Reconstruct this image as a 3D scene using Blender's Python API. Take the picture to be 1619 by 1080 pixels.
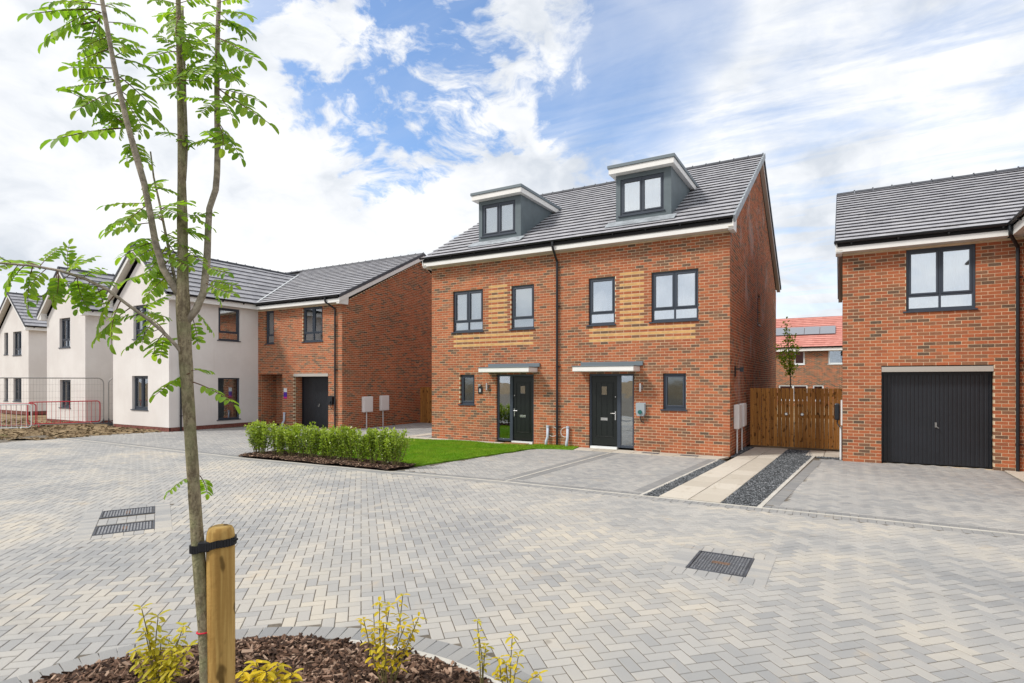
import bpy, bmesh, math, random
from mathutils import Vector, Matrix, noise as mnoise
random.seed(7)
for o in list(bpy.data.objects): bpy.data.objects.remove(o)
SC = bpy.context.scene
COL = SC.collection
R = math.radians

# ------------------------------------------------------------------ camera
EYE = 1.91
cd = bpy.data.cameras.new('camera'); cam = bpy.data.objects.new('camera', cd); COL.objects.link(cam)
cam.location = (0, 0, EYE); cam.rotation_euler = (R(90), 0, R(30.15))
cd.lens = 20.0; cd.sensor_width = 36.0; cd.shift_y = 0.0383
cd.clip_start = 0.05; cd.clip_end = 3000
SC.camera = cam

# ------------------------------------------------------------------ node helper
class NT:
    def __init__(s, tree): s.t = tree; s.n = tree.nodes; s.l = tree.links
    def add(s, typ, inp=None, **kw):
        nd = s.n.new(typ)
        for k, v in kw.items(): setattr(nd, k, v)
        for k, v in (inp or {}).items():
            if hasattr(v, 'is_linked') or isinstance(v, bpy.types.NodeSocket): s.l.new(v, nd.inputs[k])
            else: nd.inputs[k].default_value = v
        return nd
    def math(s, op, a, b=0.0, c=0.0, clamp=False):
        nd = s.n.new('ShaderNodeMath'); nd.operation = op; nd.use_clamp = clamp
        for i, v in enumerate((a, b, c)):
            if isinstance(v, bpy.types.NodeSocket): s.l.new(v, nd.inputs[i])
            else: nd.inputs[i].default_value = v
        return nd.outputs[0]
    def mix(s, fac, a, b, mode='MIX'):
        nd = s.n.new('ShaderNodeMix'); nd.data_type = 'RGBA'; nd.blend_type = mode
        for i, v in ((0, fac), (6, a), (7, b)):
            if isinstance(v, bpy.types.NodeSocket): s.l.new(v, nd.inputs[i])
            else: nd.inputs[i].default_value = (v if i == 0 else (*v, 1) if len(v) == 3 else v)
        return nd.outputs[2]
    def ramp(s, fac, stops, interp='LINEAR'):
        nd = s.n.new('ShaderNodeValToRGB'); cr = nd.color_ramp; cr.interpolation = interp
        while len(cr.elements) < len(stops): cr.elements.new(0.5)
        for e, (p, c) in zip(cr.elements, stops): e.position = p; e.color = (*c, 1) if len(c) == 3 else c
        s.l.new(fac, nd.inputs[0]); return nd.outputs[0]
    def smooth(s, v, a, b):
        nd = s.n.new('ShaderNodeMapRange'); nd.interpolation_type = 'SMOOTHSTEP'
        s.l.new(v, nd.inputs[0])
        for i, x in ((1, a), (2, b)):
            if isinstance(x, bpy.types.NodeSocket): s.l.new(x, nd.inputs[i])
            else: nd.inputs[i].default_value = x
        nd.inputs[3].default_value = 0; nd.inputs[4].default_value = 1
        return nd.outputs[0]
    def noise(s, vec, scale, detail=4.0, rough=0.55, dist=0.0):
        nd = s.n.new('ShaderNodeTexNoise')
        if vec is not None: s.l.new(vec, nd.inputs['Vector'])
        nd.inputs['Scale'].default_value = scale; nd.inputs['Detail'].default_value = detail
        nd.inputs['Roughness'].default_value = rough; nd.inputs['Distortion'].default_value = dist
        return nd.outputs[0]
    def mapping(s, vec, scale=(1, 1, 1), rot=(0, 0, 0), loc=(0, 0, 0)):
        nd = s.n.new('ShaderNodeMapping'); s.l.new(vec, nd.inputs[0])
        nd.inputs['Scale'].default_value = scale; nd.inputs['Rotation'].default_value = rot; nd.inputs['Location'].default_value = loc
        return nd.outputs[0]

# ------------------------------------------------------------------ sky and sun
SUN_DIR = Vector((-0.52, -0.56, 0.80)).normalized()          # towards the sun
W = bpy.data.worlds.new('World'); SC.world = W; W.use_nodes = True
W.node_tree.nodes.clear(); N = NT(W.node_tree)
tc = N.add('ShaderNodeTexCoord').outputs['Generated']
sky = N.add('ShaderNodeTexSky'); sky.sky_type = 'NISHITA'; sky.sun_disc = False
sky.sun_elevation = math.asin(SUN_DIR.z); sky.sun_rotation = math.atan2(SUN_DIR.x, SUN_DIR.y)
sky.air_density = 1.0; sky.dust_density = 0.6; sky.ozone_density = 2.5
sep = N.add('ShaderNodeSeparateXYZ', {0: tc})
zz = N.math('MAXIMUM', sep.outputs[2], 0.0)
den = N.math('ADD', zz, 0.22)
comb = N.add('ShaderNodeCombineXYZ', {0: N.math('DIVIDE', sep.outputs[0], den), 1: N.math('DIVIDE', sep.outputs[1], den), 2: 0.0})
plane = comb.outputs[0]
def toward(v, a, b):                                            # 1 near direction v, 0 away from it
    d = N.add('ShaderNodeVectorMath', {0: tc, 1: Vector(v).normalized()}, operation='DOT_PRODUCT').outputs['Value']
    return N.smooth(d, math.cos(a), math.cos(b))
def pix(px, py):
    a = (px - 809.5) / 899.4; th = R(30.15)
    return Vector((-math.sin(th) + a * math.cos(th), math.cos(th) + a * math.sin(th), (602 - py) / 899.4)).normalized()
warp = N.add('ShaderNodeTexNoise', {'Vector': plane, 'Scale': 1.7, 'Detail': 3.0})
wv = N.add('ShaderNodeVectorMath', {0: warp.outputs[1], 1: (0.5, 0.5, 0.5)}, operation='SUBTRACT').outputs[0]
wv = N.add('ShaderNodeVectorMath', {0: wv, 'Scale': 0.5}, operation='SCALE').outputs[0]
pw = N.add('ShaderNodeVectorMath', {0: plane, 1: wv}, operation='ADD').outputs[0]
ds = N.mapping(tc, scale=(1.0, 1.0, 1.75), loc=(2.3, 0.6, 0.2))
w2 = N.add('ShaderNodeTexNoise', {'Vector': ds, 'Scale': 5.0, 'Detail': 3.0})
w2v = N.add('ShaderNodeVectorMath', {0: w2.outputs[1], 1: (0.5, 0.5, 0.5)}, operation='SUBTRACT').outputs[0]
w2v = N.add('ShaderNodeVectorMath', {0: w2v, 'Scale': 0.16}, operation='SCALE').outputs[0]
dw = N.add('ShaderNodeVectorMath', {0: ds, 1: w2v}, operation='ADD').outputs[0]
big = N.noise(dw, 6.5, 10.0, 0.58, 0.0)
fine = N.noise(dw, 17.0, 9.0, 0.64, 0.0)
cl = N.math('ADD', N.math('MULTIPLY', big, 0.66), N.math('MULTIPLY', fine, 0.34))
def blob(px, py, r, k=1.0): return N.math('MULTIPLY', toward(pix(px, py), r, r * .15), k)
opening = None
for q in ((640, 165, .22), (545, 120, .17, .9), (725, 100, .19), (985, 110, .17, .85), (1070, 20, .14, .75), (900, 110, .14, .8), (455, 40, .11, .6), (640, 0, .16, .75), (1290, 80, .18, .22)):
    b = blob(*q); opening = b if opening is None else N.math('MAXIMUM', opening, b)
soft = toward(pix(1450, 110), 0.60, 0.12)
soft = N.math('MULTIPLY', soft, N.math('ADD', 0.55, N.math('MULTIPLY', N.smooth(big, 0.30, 0.65), 0.55)), clamp=True)
thr = N.math('ADD', N.math('ADD', 0.31, N.math('MULTIPLY', opening, 0.188)), N.math('MULTIPLY', soft, 0.16))
wid = N.math('ADD', 0.075, N.math('MULTIPLY', soft, 0.20))
cum = N.smooth(cl, N.math('SUBTRACT', thr, 0.035), N.math('ADD', thr, wid))
streakv = N.mapping(plane, rot=(0, 0, R(-38)), scale=(0.7, 3.4, 1))
cir = N.noise(streakv, 1.5, 7.0, 0.62, 0.6)
veil = N.math('ADD', N.math('MULTIPLY', N.smooth(cir, 0.36, 0.64), 0.62), 0.12)
veil = N.math('ADD', veil, N.math('MULTIPLY', soft, 0.58))
veil = N.math('MULTIPLY', veil, N.math('SUBTRACT', 1.0, N.math('MULTIPLY', opening, 0.85)))
low = N.smooth(zz, 0.40, 0.12)                                  # cloud closes up towards the horizon
cover = N.math('MAXIMUM', N.math('MAXIMUM', cum, veil), N.math('MULTIPLY', low, 0.78), clamp=True)
shade = N.noise(N.mapping(dw, loc=(4.0, 5.0, 1.0)), 5.2, 7.0, 0.56, 0.2)
ccol = N.ramp(shade, [(0.34, (4.9, 5.25, 5.75)), (0.48, (6.4, 6.6, 6.9)), (0.62, (7.6, 7.6, 7.55))])
skyc = N.mix(1.0, sky.outputs[0], (1.35, 1.5, 1.62), 'MULTIPLY')
tot = N.mix(cover, skyc, ccol)
bg = N.add('ShaderNodeBackground', {'Color': tot, 'Strength': 0.1})
N.l.new(bg.outputs[0], N.add('ShaderNodeOutputWorld').inputs[0])

sl = bpy.data.lights.new('sun', 'SUN'); sun = bpy.data.objects.new('sun', sl); COL.objects.link(sun)
sl.energy = 2.2; sl.angle = R(10); sl.color = (1.0, 0.95, 0.87)
sun.rotation_euler = (-SUN_DIR).to_track_quat('-Z', 'Y').to_euler(); sun.location = (-20, -20, 30)
SC.view_settings.view_transform = 'Standard'; SC.view_settings.look = 'None'
SC.view_settings.exposure = 0.54; SC.view_settings.gamma = 1.0; SC.view_settings.use_curve_mapping = False
SC.cycles.max_bounces = 8; SC.cycles.transparent_max_bounces = 12

# ------------------------------------------------------------------ materials
def mat(name, color=(0.5, 0.5, 0.5), rough=0.6, spec=0.3, metal=0.0, var=0.0, vscale=6.0, bump=0.0, bscale=40.0, fn=None, trans=0.0, stretch=(1, 1, 1)):
    m = bpy.data.materials.new(name); m.use_nodes = True
    n = NT(m.node_tree); n.n.clear()
    out = n.add('ShaderNodeOutputMaterial'); p = n.add('ShaderNodeBsdfPrincipled')
    p.inputs['Roughness'].default_value = rough; p.inputs['Specular IOR Level'].default_value = spec; p.inputs['Metallic'].default_value = metal
    pos = n.add('ShaderNodeNewGeometry').outputs['Position']
    pos = n.mapping(pos, scale=stretch)
    c = None
    if fn: c = fn(n, pos, p)
    if c is None and var > 0:
        nz = n.noise(pos, vscale, 6.0, 0.6)
        c = n.mix(n.smooth(nz, 0.3, 0.7), tuple(x * (1 - var) for x in color), tuple(min(1, x * (1 + var)) for x in color))
    if c is not None: n.l.new(c, p.inputs['Base Color'])
    else: p.inputs['Base Color'].default_value = (*color, 1)
    if bump > 0:
        b = n.add('ShaderNodeBump', {'Strength': bump, 'Distance': 0.01, 'Height': n.noise(pos, bscale, 6.0, 0.65)})
        n.l.new(b.outputs[0], p.inputs['Normal'])
    if trans > 0:
        t = n.add('ShaderNodeBsdfTranslucent')
        if c is not None: n.l.new(n.mix(1.0, c, (1.35, 1.5, 0.7), 'MULTIPLY'), t.inputs[0])
        else: t.inputs[0].default_value = (color[0] * 1.35, color[1] * 1.5, color[2] * .7, 1)
        mx = n.add('ShaderNodeMixShader', {0: trans}); n.l.new(p.outputs[0], mx.inputs[1]); n.l.new(t.outputs[0], mx.inputs[2])
        n.l.new(mx.outputs[0], out.inputs[0])
    else: n.l.new(p.outputs[0], out.inputs[0])
    return m
def tone_of(n): return n.add('ShaderNodeAttribute', attribute_name='tone').outputs['Fac']

def brick_fn(dark):
    def fn(n, pos, p):
        t = tone_of(n)
        c = n.ramp(t, [(0.0, (0.40, 0.135, 0.062)), (0.14, (0.45, 0.150, 0.068)), (0.30, (0.41, 0.125, 0.056)), (0.46, (0.35, 0.112, 0.056)),
                       (0.60, (0.30, 0.125, 0.066)), (0.72, (0.24, 0.118, 0.070)), (0.84, (0.185, 0.105, 0.068)), (1.0, (0.125, 0.088, 0.064))])
        nz = n.noise(pos, 55.0, 5.0, 0.7)
        c = n.mix(n.smooth(nz, 0.52, 0.78), c, (0.16, 0.085, 0.06))
        n2 = n.noise(pos, 23.0, 3.0, 0.6)
        c = n.mix(n.math('MULTIPLY', n.smooth(n2, 0.56, 0.74), 0.35), c, (0.56, 0.32, 0.19))
        bt_ = n.noise(pos, 0.55, 4.0, 0.6)
        c = n.mix(1.0, c, n.ramp(bt_, [(0.32, (0.86, 0.84, 0.84)), (0.68, (1.12, 1.10, 1.06))]), 'MULTIPLY')
        sm = n.noise(n.mapping(pos, scale=(1, 1, .6)), 1.9, 7.0, 0.7, 0.6)
        c = n.mix(n.math('MULTIPLY', n.smooth(sm, 0.60, 0.76), 0.22), c, (0.60, 0.50, 0.42))
        if dark < 1:
            ef = n.noise(n.mapping(pos, scale=(1, .8, .55)), 1.1, 6.0, 0.65, 0.5)
            c = n.mix(n.math('MULTIPLY', n.smooth(ef, 0.52, 0.72), 0.42), c, (0.62, 0.52, 0.50))
        return c
    return fn
M = {}
M['brick'] = mat('brick_red', fn=brick_fn(1.0), rough=0.85, spec=0.2, bump=0.5, bscale=90)
M['brickpale'] = mat('brick_red_salts', fn=brick_fn(0.9), rough=0.85, spec=0.2, bump=0.5, bscale=90)
M['buff'] = mat('brick_buff', (0.62, 0.375, 0.150), 0.85, 0.2, var=0.13, vscale=9, bump=0.4, bscale=90)
M['mortar'] = mat('mortar', (0.67, 0.53, 0.365), 0.95, 0.1, var=0.14, vscale=3, bump=0.4, bscale=120)
def tile_fn(n, pos, p):
    t = tone_of(n)
    c = n.ramp(t, [(0, (0.28, 0.28, 0.305)), (1, (0.41, 0.41, 0.44))])
    nz = n.noise(pos, 3.0, 7.0, 0.65)
    return n.mix(n.smooth(nz, 0.45, 0.75), c, (0.46, 0.455, 0.47))
M['tile'] = mat('roof_tile_grey', fn=tile_fn, rough=0.6, spec=0.35, bump=0.2, bscale=120)
M['sarking'] = mat('roof_underlay', (0.02, 0.02, 0.022), 0.9)
M['ridge'] = mat('ridge_tile_slate', (0.075, 0.08, 0.095), 0.6, var=0.15)
def red_tile(n, pos, p):
    return n.ramp(tone_of(n), [(0, (0.50, 0.19, 0.155)), (1, (0.62, 0.28, 0.235))])
M['redtile'] = mat('roof_tile_red', fn=red_tile, rough=0.75)
M['white'] = mat('white_upvc', (0.80, 0.79, 0.77), 0.4, 0.4, var=0.03, vscale=1.5)
M['soffit'] = mat('soffit_cream', (0.66, 0.62, 0.55), 0.6)
M['concrete'] = mat('lintel_concrete', (0.42, 0.395, 0.36), 0.8)
M['black'] = mat('black_plastic', (0.010, 0.012, 0.016), 0.35, 0.5)
M['frame'] = mat('anthracite_frame', (0.040, 0.052, 0.074), 0.4, 0.5, var=0.06, vscale=2)
M['dormer'] = mat('dormer_cladding', (0.112, 0.143, 0.160), 0.5, 0.4, var=0.10, vscale=2.2)
M['lead'] = mat('lead_flashing', (0.30, 0.33, 0.36), 0.5, 0.5, var=0.25, vscale=5)
M['trim'] = mat('grey_trim', (0.145, 0.180, 0.205), 0.45, 0.5)
def glass_mat(name, tint, refl, rough=0.015):
    m = bpy.data.materials.new(name); m.use_nodes = True
    n = NT(m.node_tree); n.n.clear(); out = n.add('ShaderNodeOutputMaterial')
    tr = n.add('ShaderNodeBsdfTransparent', {0: (*tint, 1)})
    nz = n.noise(n.add('ShaderNodeNewGeometry').outputs['Position'], 1.6, 2.0)
    b = n.add('ShaderNodeBump', {'Strength': 0.05, 'Distance': 0.05, 'Height': nz})
    gl = n.add('ShaderNodeBsdfGlossy', {'Roughness': rough, 'Normal': b.outputs[0], 'Color': (0.92, 0.96, 1.0, 1)})
    fr = n.add('ShaderNodeFresnel', {'IOR': 1.5})
    fac = n.math('ADD', n.math('MULTIPLY', fr.outputs[0], 1.0), refl, clamp=True)
    mx = n.add('ShaderNodeMixShader', {0: fac}); n.l.new(tr.outputs[0], mx.inputs[1]); n.l.new(gl.outputs[0], mx.inputs[2])
    n.l.new(mx.outputs[0], out.inputs[0]); return m
M['glass'] = glass_mat('window_glass', (0.86, 0.90, 0.92), 0.30)
M['glass_bright'] = glass_mat('window_glass_upper', (0.80, 0.86, 0.90), 0.58)
M['glass_dim'] = glass_mat('window_glass_obscured', (0.45, 0.52, 0.50), 0.14, 0.06)
M['blind'] = mat('blind_white', (0.80, 0.82, 0.82), 0.7)
M['curtain'] = mat('net_curtain', (0.66, 0.70, 0.74), 0.9, var=0.12, vscale=9, stretch=(1, 1, .05))
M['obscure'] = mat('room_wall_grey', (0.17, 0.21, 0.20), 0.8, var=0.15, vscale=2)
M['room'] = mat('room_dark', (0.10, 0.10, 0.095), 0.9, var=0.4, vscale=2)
M['doorblack'] = mat('door_black_green', (0.004, 0.007, 0.0065), 0.38, 0.5, bump=0.08, bscale=14, stretch=(6, 6, .3))
M['garage'] = mat('garage_door_steel', (0.009, 0.011, 0.016), 0.42, 0.5, var=0.2, vscale=1.3)
M['chrome'] = mat('polished_steel', (0.75, 0.75, 0.76), 0.22, 0.5, metal=1.0)
def render_fn(n, pos, p):
    nz = n.noise(pos, 0.7, 6.0, 0.6); n2 = n.noise(n.mapping(pos, scale=(3, 3, .25)), 2.0, 5.0, 0.6)
    c = n.mix(n.smooth(nz, 0.35, 0.7), (0.70, 0.665, 0.645), (0.77, 0.74, 0.72))
    return n.mix(n.math('MULTIPLY', n.smooth(n2, 0.55, 0.8), 0.35), c, (0.63, 0.58, 0.54))
M['render'] = mat('wall_render_cream', fn=render_fn, rough=0.9, spec=0.15, bump=0.25, bscale=220)
def timber_fn(base, lo, knots=True):
    def fn(n, pos, p):
        rnd = n.add('ShaderNodeObjectInfo').outputs['Random']
        off = n.add('ShaderNodeCombineXYZ', {0: n.math('MULTIPLY', rnd, 37.0), 1: 0.0, 2: n.math('MULTIPLY', rnd, 11.0)}).outputs[0]
        q = n.add('ShaderNodeVectorMath', {0: pos, 1: off}, operation='ADD').outputs[0]
        g = n.noise(n.mapping(q, scale=(26, 26, 1.1)), 1.0, 5.0, 0.6, 0.8)
        k = n.noise(n.mapping(q, scale=(13, 13, 6)), 1.0, 2.0, 0.5)
        c = n.mix(n.smooth(g, 0.32, 0.68), lo, base)
        c = n.mix(n.math('MULTIPLY', n.smooth(k, 0.60, 0.67), 0.85), c, tuple(x * .30 for x in lo))
        return n.mix(1.0, c, n.ramp(rnd, [(0, (0.72, 0.70, 0.68)), (1, (1.2, 1.18, 1.15))]), 'MULTIPLY')
    return fn
M['timber'] = mat('fence_timber', fn=timber_fn((0.47, 0.225, 0.062), (0.29, 0.125, 0.034)), rough=0.8, spec=0.2, bump=0.3, bscale=30, stretch=(1, 1, 1))
M['stake'] = mat('stake_timber', fn=timber_fn((0.50, 0.335, 0.115), (0.30, 0.175, 0.050)), rough=0.75, spec=0.2, bump=0.35, bscale=40)
def bark_fn(n, pos, p):
    a = n.noise(n.mapping(pos, scale=(1, 1, .45)), 60.0, 6.0, 0.7); b = n.noise(pos, 9.0, 5.0, 0.6)
    c = n.mix(n.smooth(a, 0.38, 0.62), (0.17, 0.135, 0.088), (0.36, 0.305, 0.20))
    c = n.mix(n.math('MULTIPLY', n.smooth(b, 0.42, 0.66), 0.6), c, (0.27, 0.28, 0.145))
    return n.mix(n.math('MULTIPLY', n.smooth(n.noise(pos, 130.0, 3.0, 0.6), 0.62, 0.70), 0.7), c, (0.06, 0.045, 0.032))
M['bark'] = mat('tree_bark', fn=bark_fn, rough=0.85, spec=0.2, bump=0.9, bscale=90)
M['limb'] = mat('limb_bark', (0.33, 0.285, 0.225), 0.8, 0.2, var=0.35, vscale=40, bump=0.6, bscale=110)
M['twig'] = mat('leaf_stalk', (0.13, 0.065, 0.038), 0.7)
def leaf_fn(a, b, c3):
    def fn(n, pos, p):
        rnd = n.add('ShaderNodeObjectInfo').outputs['Random']; t = tone_of(n)
        c = n.mix(t, a, b)
        return n.mix(n.math('MULTIPLY', rnd, 0.55), c, c3)
    return fn
M['leaf'] = mat('rowan_leaf', fn=leaf_fn((0.12, 0.25, 0.030), (0.36, 0.48, 0.045), (0.22, 0.37, 0.03)), rough=0.5, spec=0.35, trans=0.50)
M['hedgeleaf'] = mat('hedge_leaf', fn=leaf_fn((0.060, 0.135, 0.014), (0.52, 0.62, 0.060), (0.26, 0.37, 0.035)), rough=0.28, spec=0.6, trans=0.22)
M['gardenleaf'] = mat('garden_tree_leaf', fn=leaf_fn((0.24, 0.40, 0.04), (0.60, 0.68, 0.08), (0.4, 0.5, 0.05)), rough=0.5, spec=0.3, trans=0.5)
M['yellowleaf'] = mat('yellow_shrub_leaf', fn=leaf_fn((0.50, 0.42, 0.030), (0.72, 0.52, 0.022), (0.42, 0.42, 0.05)), rough=0.5, spec=0.3, trans=0.35)
M['stem'] = mat('shrub_stem', (0.17, 0.15, 0.06), 0.7, var=0.2)
def mulch_fn(n, pos, p):
    return n.ramp(tone_of(n), [(0, (0.036, 0.021, 0.015)), (0.40, (0.115, 0.065, 0.043)), (0.75, (0.22, 0.13, 0.088)), (1, (0.40, 0.28, 0.205))])
M['mulch'] = mat('bark_mulch', fn=mulch_fn, rough=0.85, spec=0.25)
M['mulchbase'] = mat('mulch_soil', (0.045, 0.027, 0.019), 0.95, var=0.5, vscale=40, bump=0.8, bscale=70)
def gravel_fn(n, pos, p):
    return n.ramp(tone_of(n), [(0, (0.045, 0.05, 0.055)), (0.6, (0.12, 0.13, 0.14)), (1, (0.27, 0.28, 0.30))])
M['gravel'] = mat('slate_gravel', fn=gravel_fn, rough=0.75)
M['gravelbase'] = mat('gravel_bed', (0.05, 0.053, 0.058), 0.9, var=0.4, vscale=60)
def paver_fn(warm, k):
    def fn(n, pos, p):
        t = tone_of(n)
        c = n.ramp(t, [(0, (0.33, 0.335, 0.345)), (0.35, (0.43, 0.42, 0.405)), (0.7, (0.49, 0.465, 0.42)), (1, (0.54, 0.50, 0.435))])
        grey = n.ramp(t, [(0, (0.29, 0.30, 0.315)), (1, (0.44, 0.435, 0.425))])
        big = n.noise(pos, 0.55, 3.0, 0.55)
        c = n.mix(n.smooth(big, 0.40 - warm, 0.66 - warm), grey, c)
        sp = n.noise(pos, 180.0, 3.0, 0.7)
        c = n.mix(n.math('MULTIPLY', n.smooth(sp, 0.55, 0.75), 0.28), c, (0.22, 0.21, 0.20))
        st = n.noise(pos, 1.7, 6.0, 0.65, 0.4)
        c = n.mix(n.math('MULTIPLY', n.smooth(st, 0.58, 0.78), 0.45), c, (0.56, 0.45, 0.31))
        ty = n.noise(n.mapping(pos, rot=(0, 0, R(7)), scale=(.16, 1.5, 1)), 1.3, 5.0, 0.6, 0.3)
        c = n.mix(n.math('MULTIPLY', n.smooth(ty, 0.56, 0.72), 0.22), c, (0.20, 0.195, 0.195))
        sp2 = n.noise(pos, 2.3, 2.0, 0.5)
        c = n.mix(n.math('MULTIPLY', n.smooth(sp2, 0.735, 0.77), 0.45), c, (0.16, 0.14, 0.12))
        rr = n.math('ADD', 0.72, n.math('MULTIPLY', n.smooth(n.noise(pos, 1.1, 4.0, 0.6), 0.35, 0.7), 0.18))
        n.l.new(rr, p.inputs['Roughness'])
        return n.mix(1.0, c, (k * 1.035, k * 1.015, k * .985), 'MULTIPLY')
    return fn
M['paver'] = mat('paver_mixed', fn=paver_fn(0.0, 0.96), rough=0.8, spec=0.25, bump=0.5, bscale=160)
M['border'] = mat('paver_border_grey', fn=paver_fn(-0.25, 0.74), rough=0.8, spec=0.3, bump=0.4, bscale=160)
M['paverdark'] = mat('paver_drive_grey', fn=paver_fn(-0.16, 0.93), rough=0.8, spec=0.3, bump=0.4, bscale=160)
M['edging'] = mat('paver_edging_grey', fn=paver_fn(-0.2, 0.84), rough=0.8, spec=0.25, bump=0.5, bscale=160)
M['joint'] = mat('jointing_sand', (0.15, 0.13, 0.105), 0.95, var=0.25, vscale=12, bump=0.6, bscale=120)
def slab_fn(n, pos, p):
    c = n.ramp(tone_of(n), [(0, (0.46, 0.415, 0.350)), (1, (0.58, 0.535, 0.465))])
    st = n.noise(n.mapping(pos, scale=(2.2, .8, 1)), 2.4, 6.0, 0.65, 0.5)
    return n.mix(n.math('MULTIPLY', n.smooth(st, 0.52, 0.72), 0.5), c, (0.39, 0.335, 0.265))
M['slab'] = mat('paving_slab_buff', fn=slab_fn, rough=0.85, spec=0.2, bump=0.35, bscale=130)
M['kerb'] = mat('concrete_edging', (0.52, 0.50, 0.455), 0.9, var=0.10, vscale=3, bump=0.3, bscale=120)
def soil_fn(n, pos, p):
    a = n.noise(pos, 1.3, 7.0, 0.65)
    c = n.mix(n.smooth(a, 0.35, 0.65), (0.15, 0.105, 0.06), (0.34, 0.255, 0.155))
    return n.mix(n.math('MULTIPLY', n.smooth(n.noise(pos, 3.7, 5.0, 0.6), 0.58, 0.72), 0.6), c, (0.13, 0.15, 0.05))
M['soil'] = mat('bare_soil', fn=soil_fn, rough=0.95, spec=0.1, bump=1.0, bscale=12)
M['clod'] = mat('soil_clod', fn=lambda n, pos, p: n.ramp(tone_of(n), [(0, (0.07, 0.055, 0.03)), (0.6, (0.21, 0.15, 0.085)), (1, (0.40, 0.30, 0.19))]), rough=0.95, spec=0.1)
M['grassbase'] = mat('turf', (0.11, 0.22, 0.014), 0.9, 0.1, var=0.4, vscale=3)
M['grass'] = mat('grass_blade', fn=lambda n, pos, p: n.mix(n.smooth(n.noise(pos, 1.1, 6.0, 0.65), .40, .64), n.ramp(tone_of(n), [(0, (0.11, 0.25, 0.008)), (1, (0.19, 0.36, 0.012))]), n.ramp(tone_of(n), [(0, (0.16, 0.26, 0.014)), (1, (0.30, 0.40, 0.030))])), rough=0.6, spec=0.2, trans=0.25)
M['iron'] = mat('cast_iron', (0.060, 0.066, 0.080), 0.6, 0.5, var=0.35, vscale=7, bump=0.4, bscale=90)
M['ironlite'] = mat('cast_iron_worn', (0.20, 0.205, 0.22), 0.5, 0.5, var=0.3, vscale=20)
M['tie'] = mat('rubber_tie', (0.012, 0.013, 0.017), 0.5, 0.4)
M['redpaint'] = mat('red_paint', (0.55, 0.025, 0.045), 0.45, 0.4)
M['whitepaint'] = mat('white_paint', (0.74, 0.77, 0.78), 0.45, 0.4)
M['galv'] = mat('galvanised_steel', (0.27, 0.265, 0.26), 0.5, 0.5, metal=0.5)
M['greypipe'] = mat('grey_duct', (0.50, 0.55, 0.64), 0.5)
M['meter'] = mat('meter_box_white', (0.82, 0.80, 0.79), 0.5, 0.4)
M['charger'] = mat('charger_grey', (0.33, 0.37, 0.40), 0.4, 0.5)
M['teal'] = mat('charger_teal', (0.02, 0.12, 0.11), 0.4)
M['purple'] = mat('sign_purple', (0.10, 0.03, 0.35), 0.5)
M['pink'] = mat('sign_pink', (0.62, 0.03, 0.22), 0.5)
M['mat'] = mat('coir_mat', (0.30, 0.17, 0.07), 0.95, var=0.3, vscale=50)
M['solar'] = mat('solar_cell', (0.20, 0.215, 0.25), 0.2, 1.0)
M['plinth'] = mat('plinth_red_brick', (0.20, 0.075, 0.06), 0.9, var=0.3, vscale=14)
M['rainbow1'] = mat('ornament_red', (0.55, 0.30, 0.27), 0.7)
M['rainbow2'] = mat('ornament_gold', (0.60, 0.50, 0.30), 0.7)
M['rainbow3'] = mat('ornament_green', (0.35, 0.48, 0.40), 0.7)
M['redstring'] = mat('red_string', (0.60, 0.02, 0.05), 0.7)

# ------------------------------------------------------------------ mesh helpers
WL = {}
def put(o, parent, loc=(0, 0, 0)):
    """link o so that its origin stands at world loc, as a child of parent"""
    COL.objects.link(o); loc = Vector(loc)
    if parent is not None:
        o.parent = parent; o.location = loc - WL[parent.name]
    else: o.location = loc
    WL[o.name] = loc
    return o
def tag(o, label=None, cat=None, group=None, kind=None):
    for k, v in (('label', label), ('category', cat), ('group', group), ('kind', kind)):
        if v: o[k] = v
    return o
def thing(name, label, cat, loc, group=None):
    return tag(put(bpy.data.objects.new(name, None), None, loc), label, cat, group)

class Fr:                                                        # a wall's frame: u along, d inwards, z up
    def __init__(s, x, y, ux, uy, ix, iy): s.x, s.y, s.ux, s.uy, s.ix, s.iy = x, y, ux, uy, ix, iy
    def p(s, u, d, z): return (s.x + s.ux * u + s.ix * d, s.y + s.uy * u + s.iy * d, z)
def front(y): return Fr(0, y, 1, 0, 0, 1)                        # faces -Y, u is world X
def right(x): return Fr(x, 0, 0, 1, -1, 0)                       # faces +X, u is world Y
def left(x): return Fr(x, 0, 0, 1, 1, 0)                         # faces -X, u is world Y
XY = Fr(0, 0, 1, 0, 0, 1)
BF = ((0, 1, 2, 3), (4, 7, 6, 5), (0, 4, 5, 1), (1, 5, 6, 2), (2, 6, 7, 3), (3, 7, 4, 0))

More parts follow.
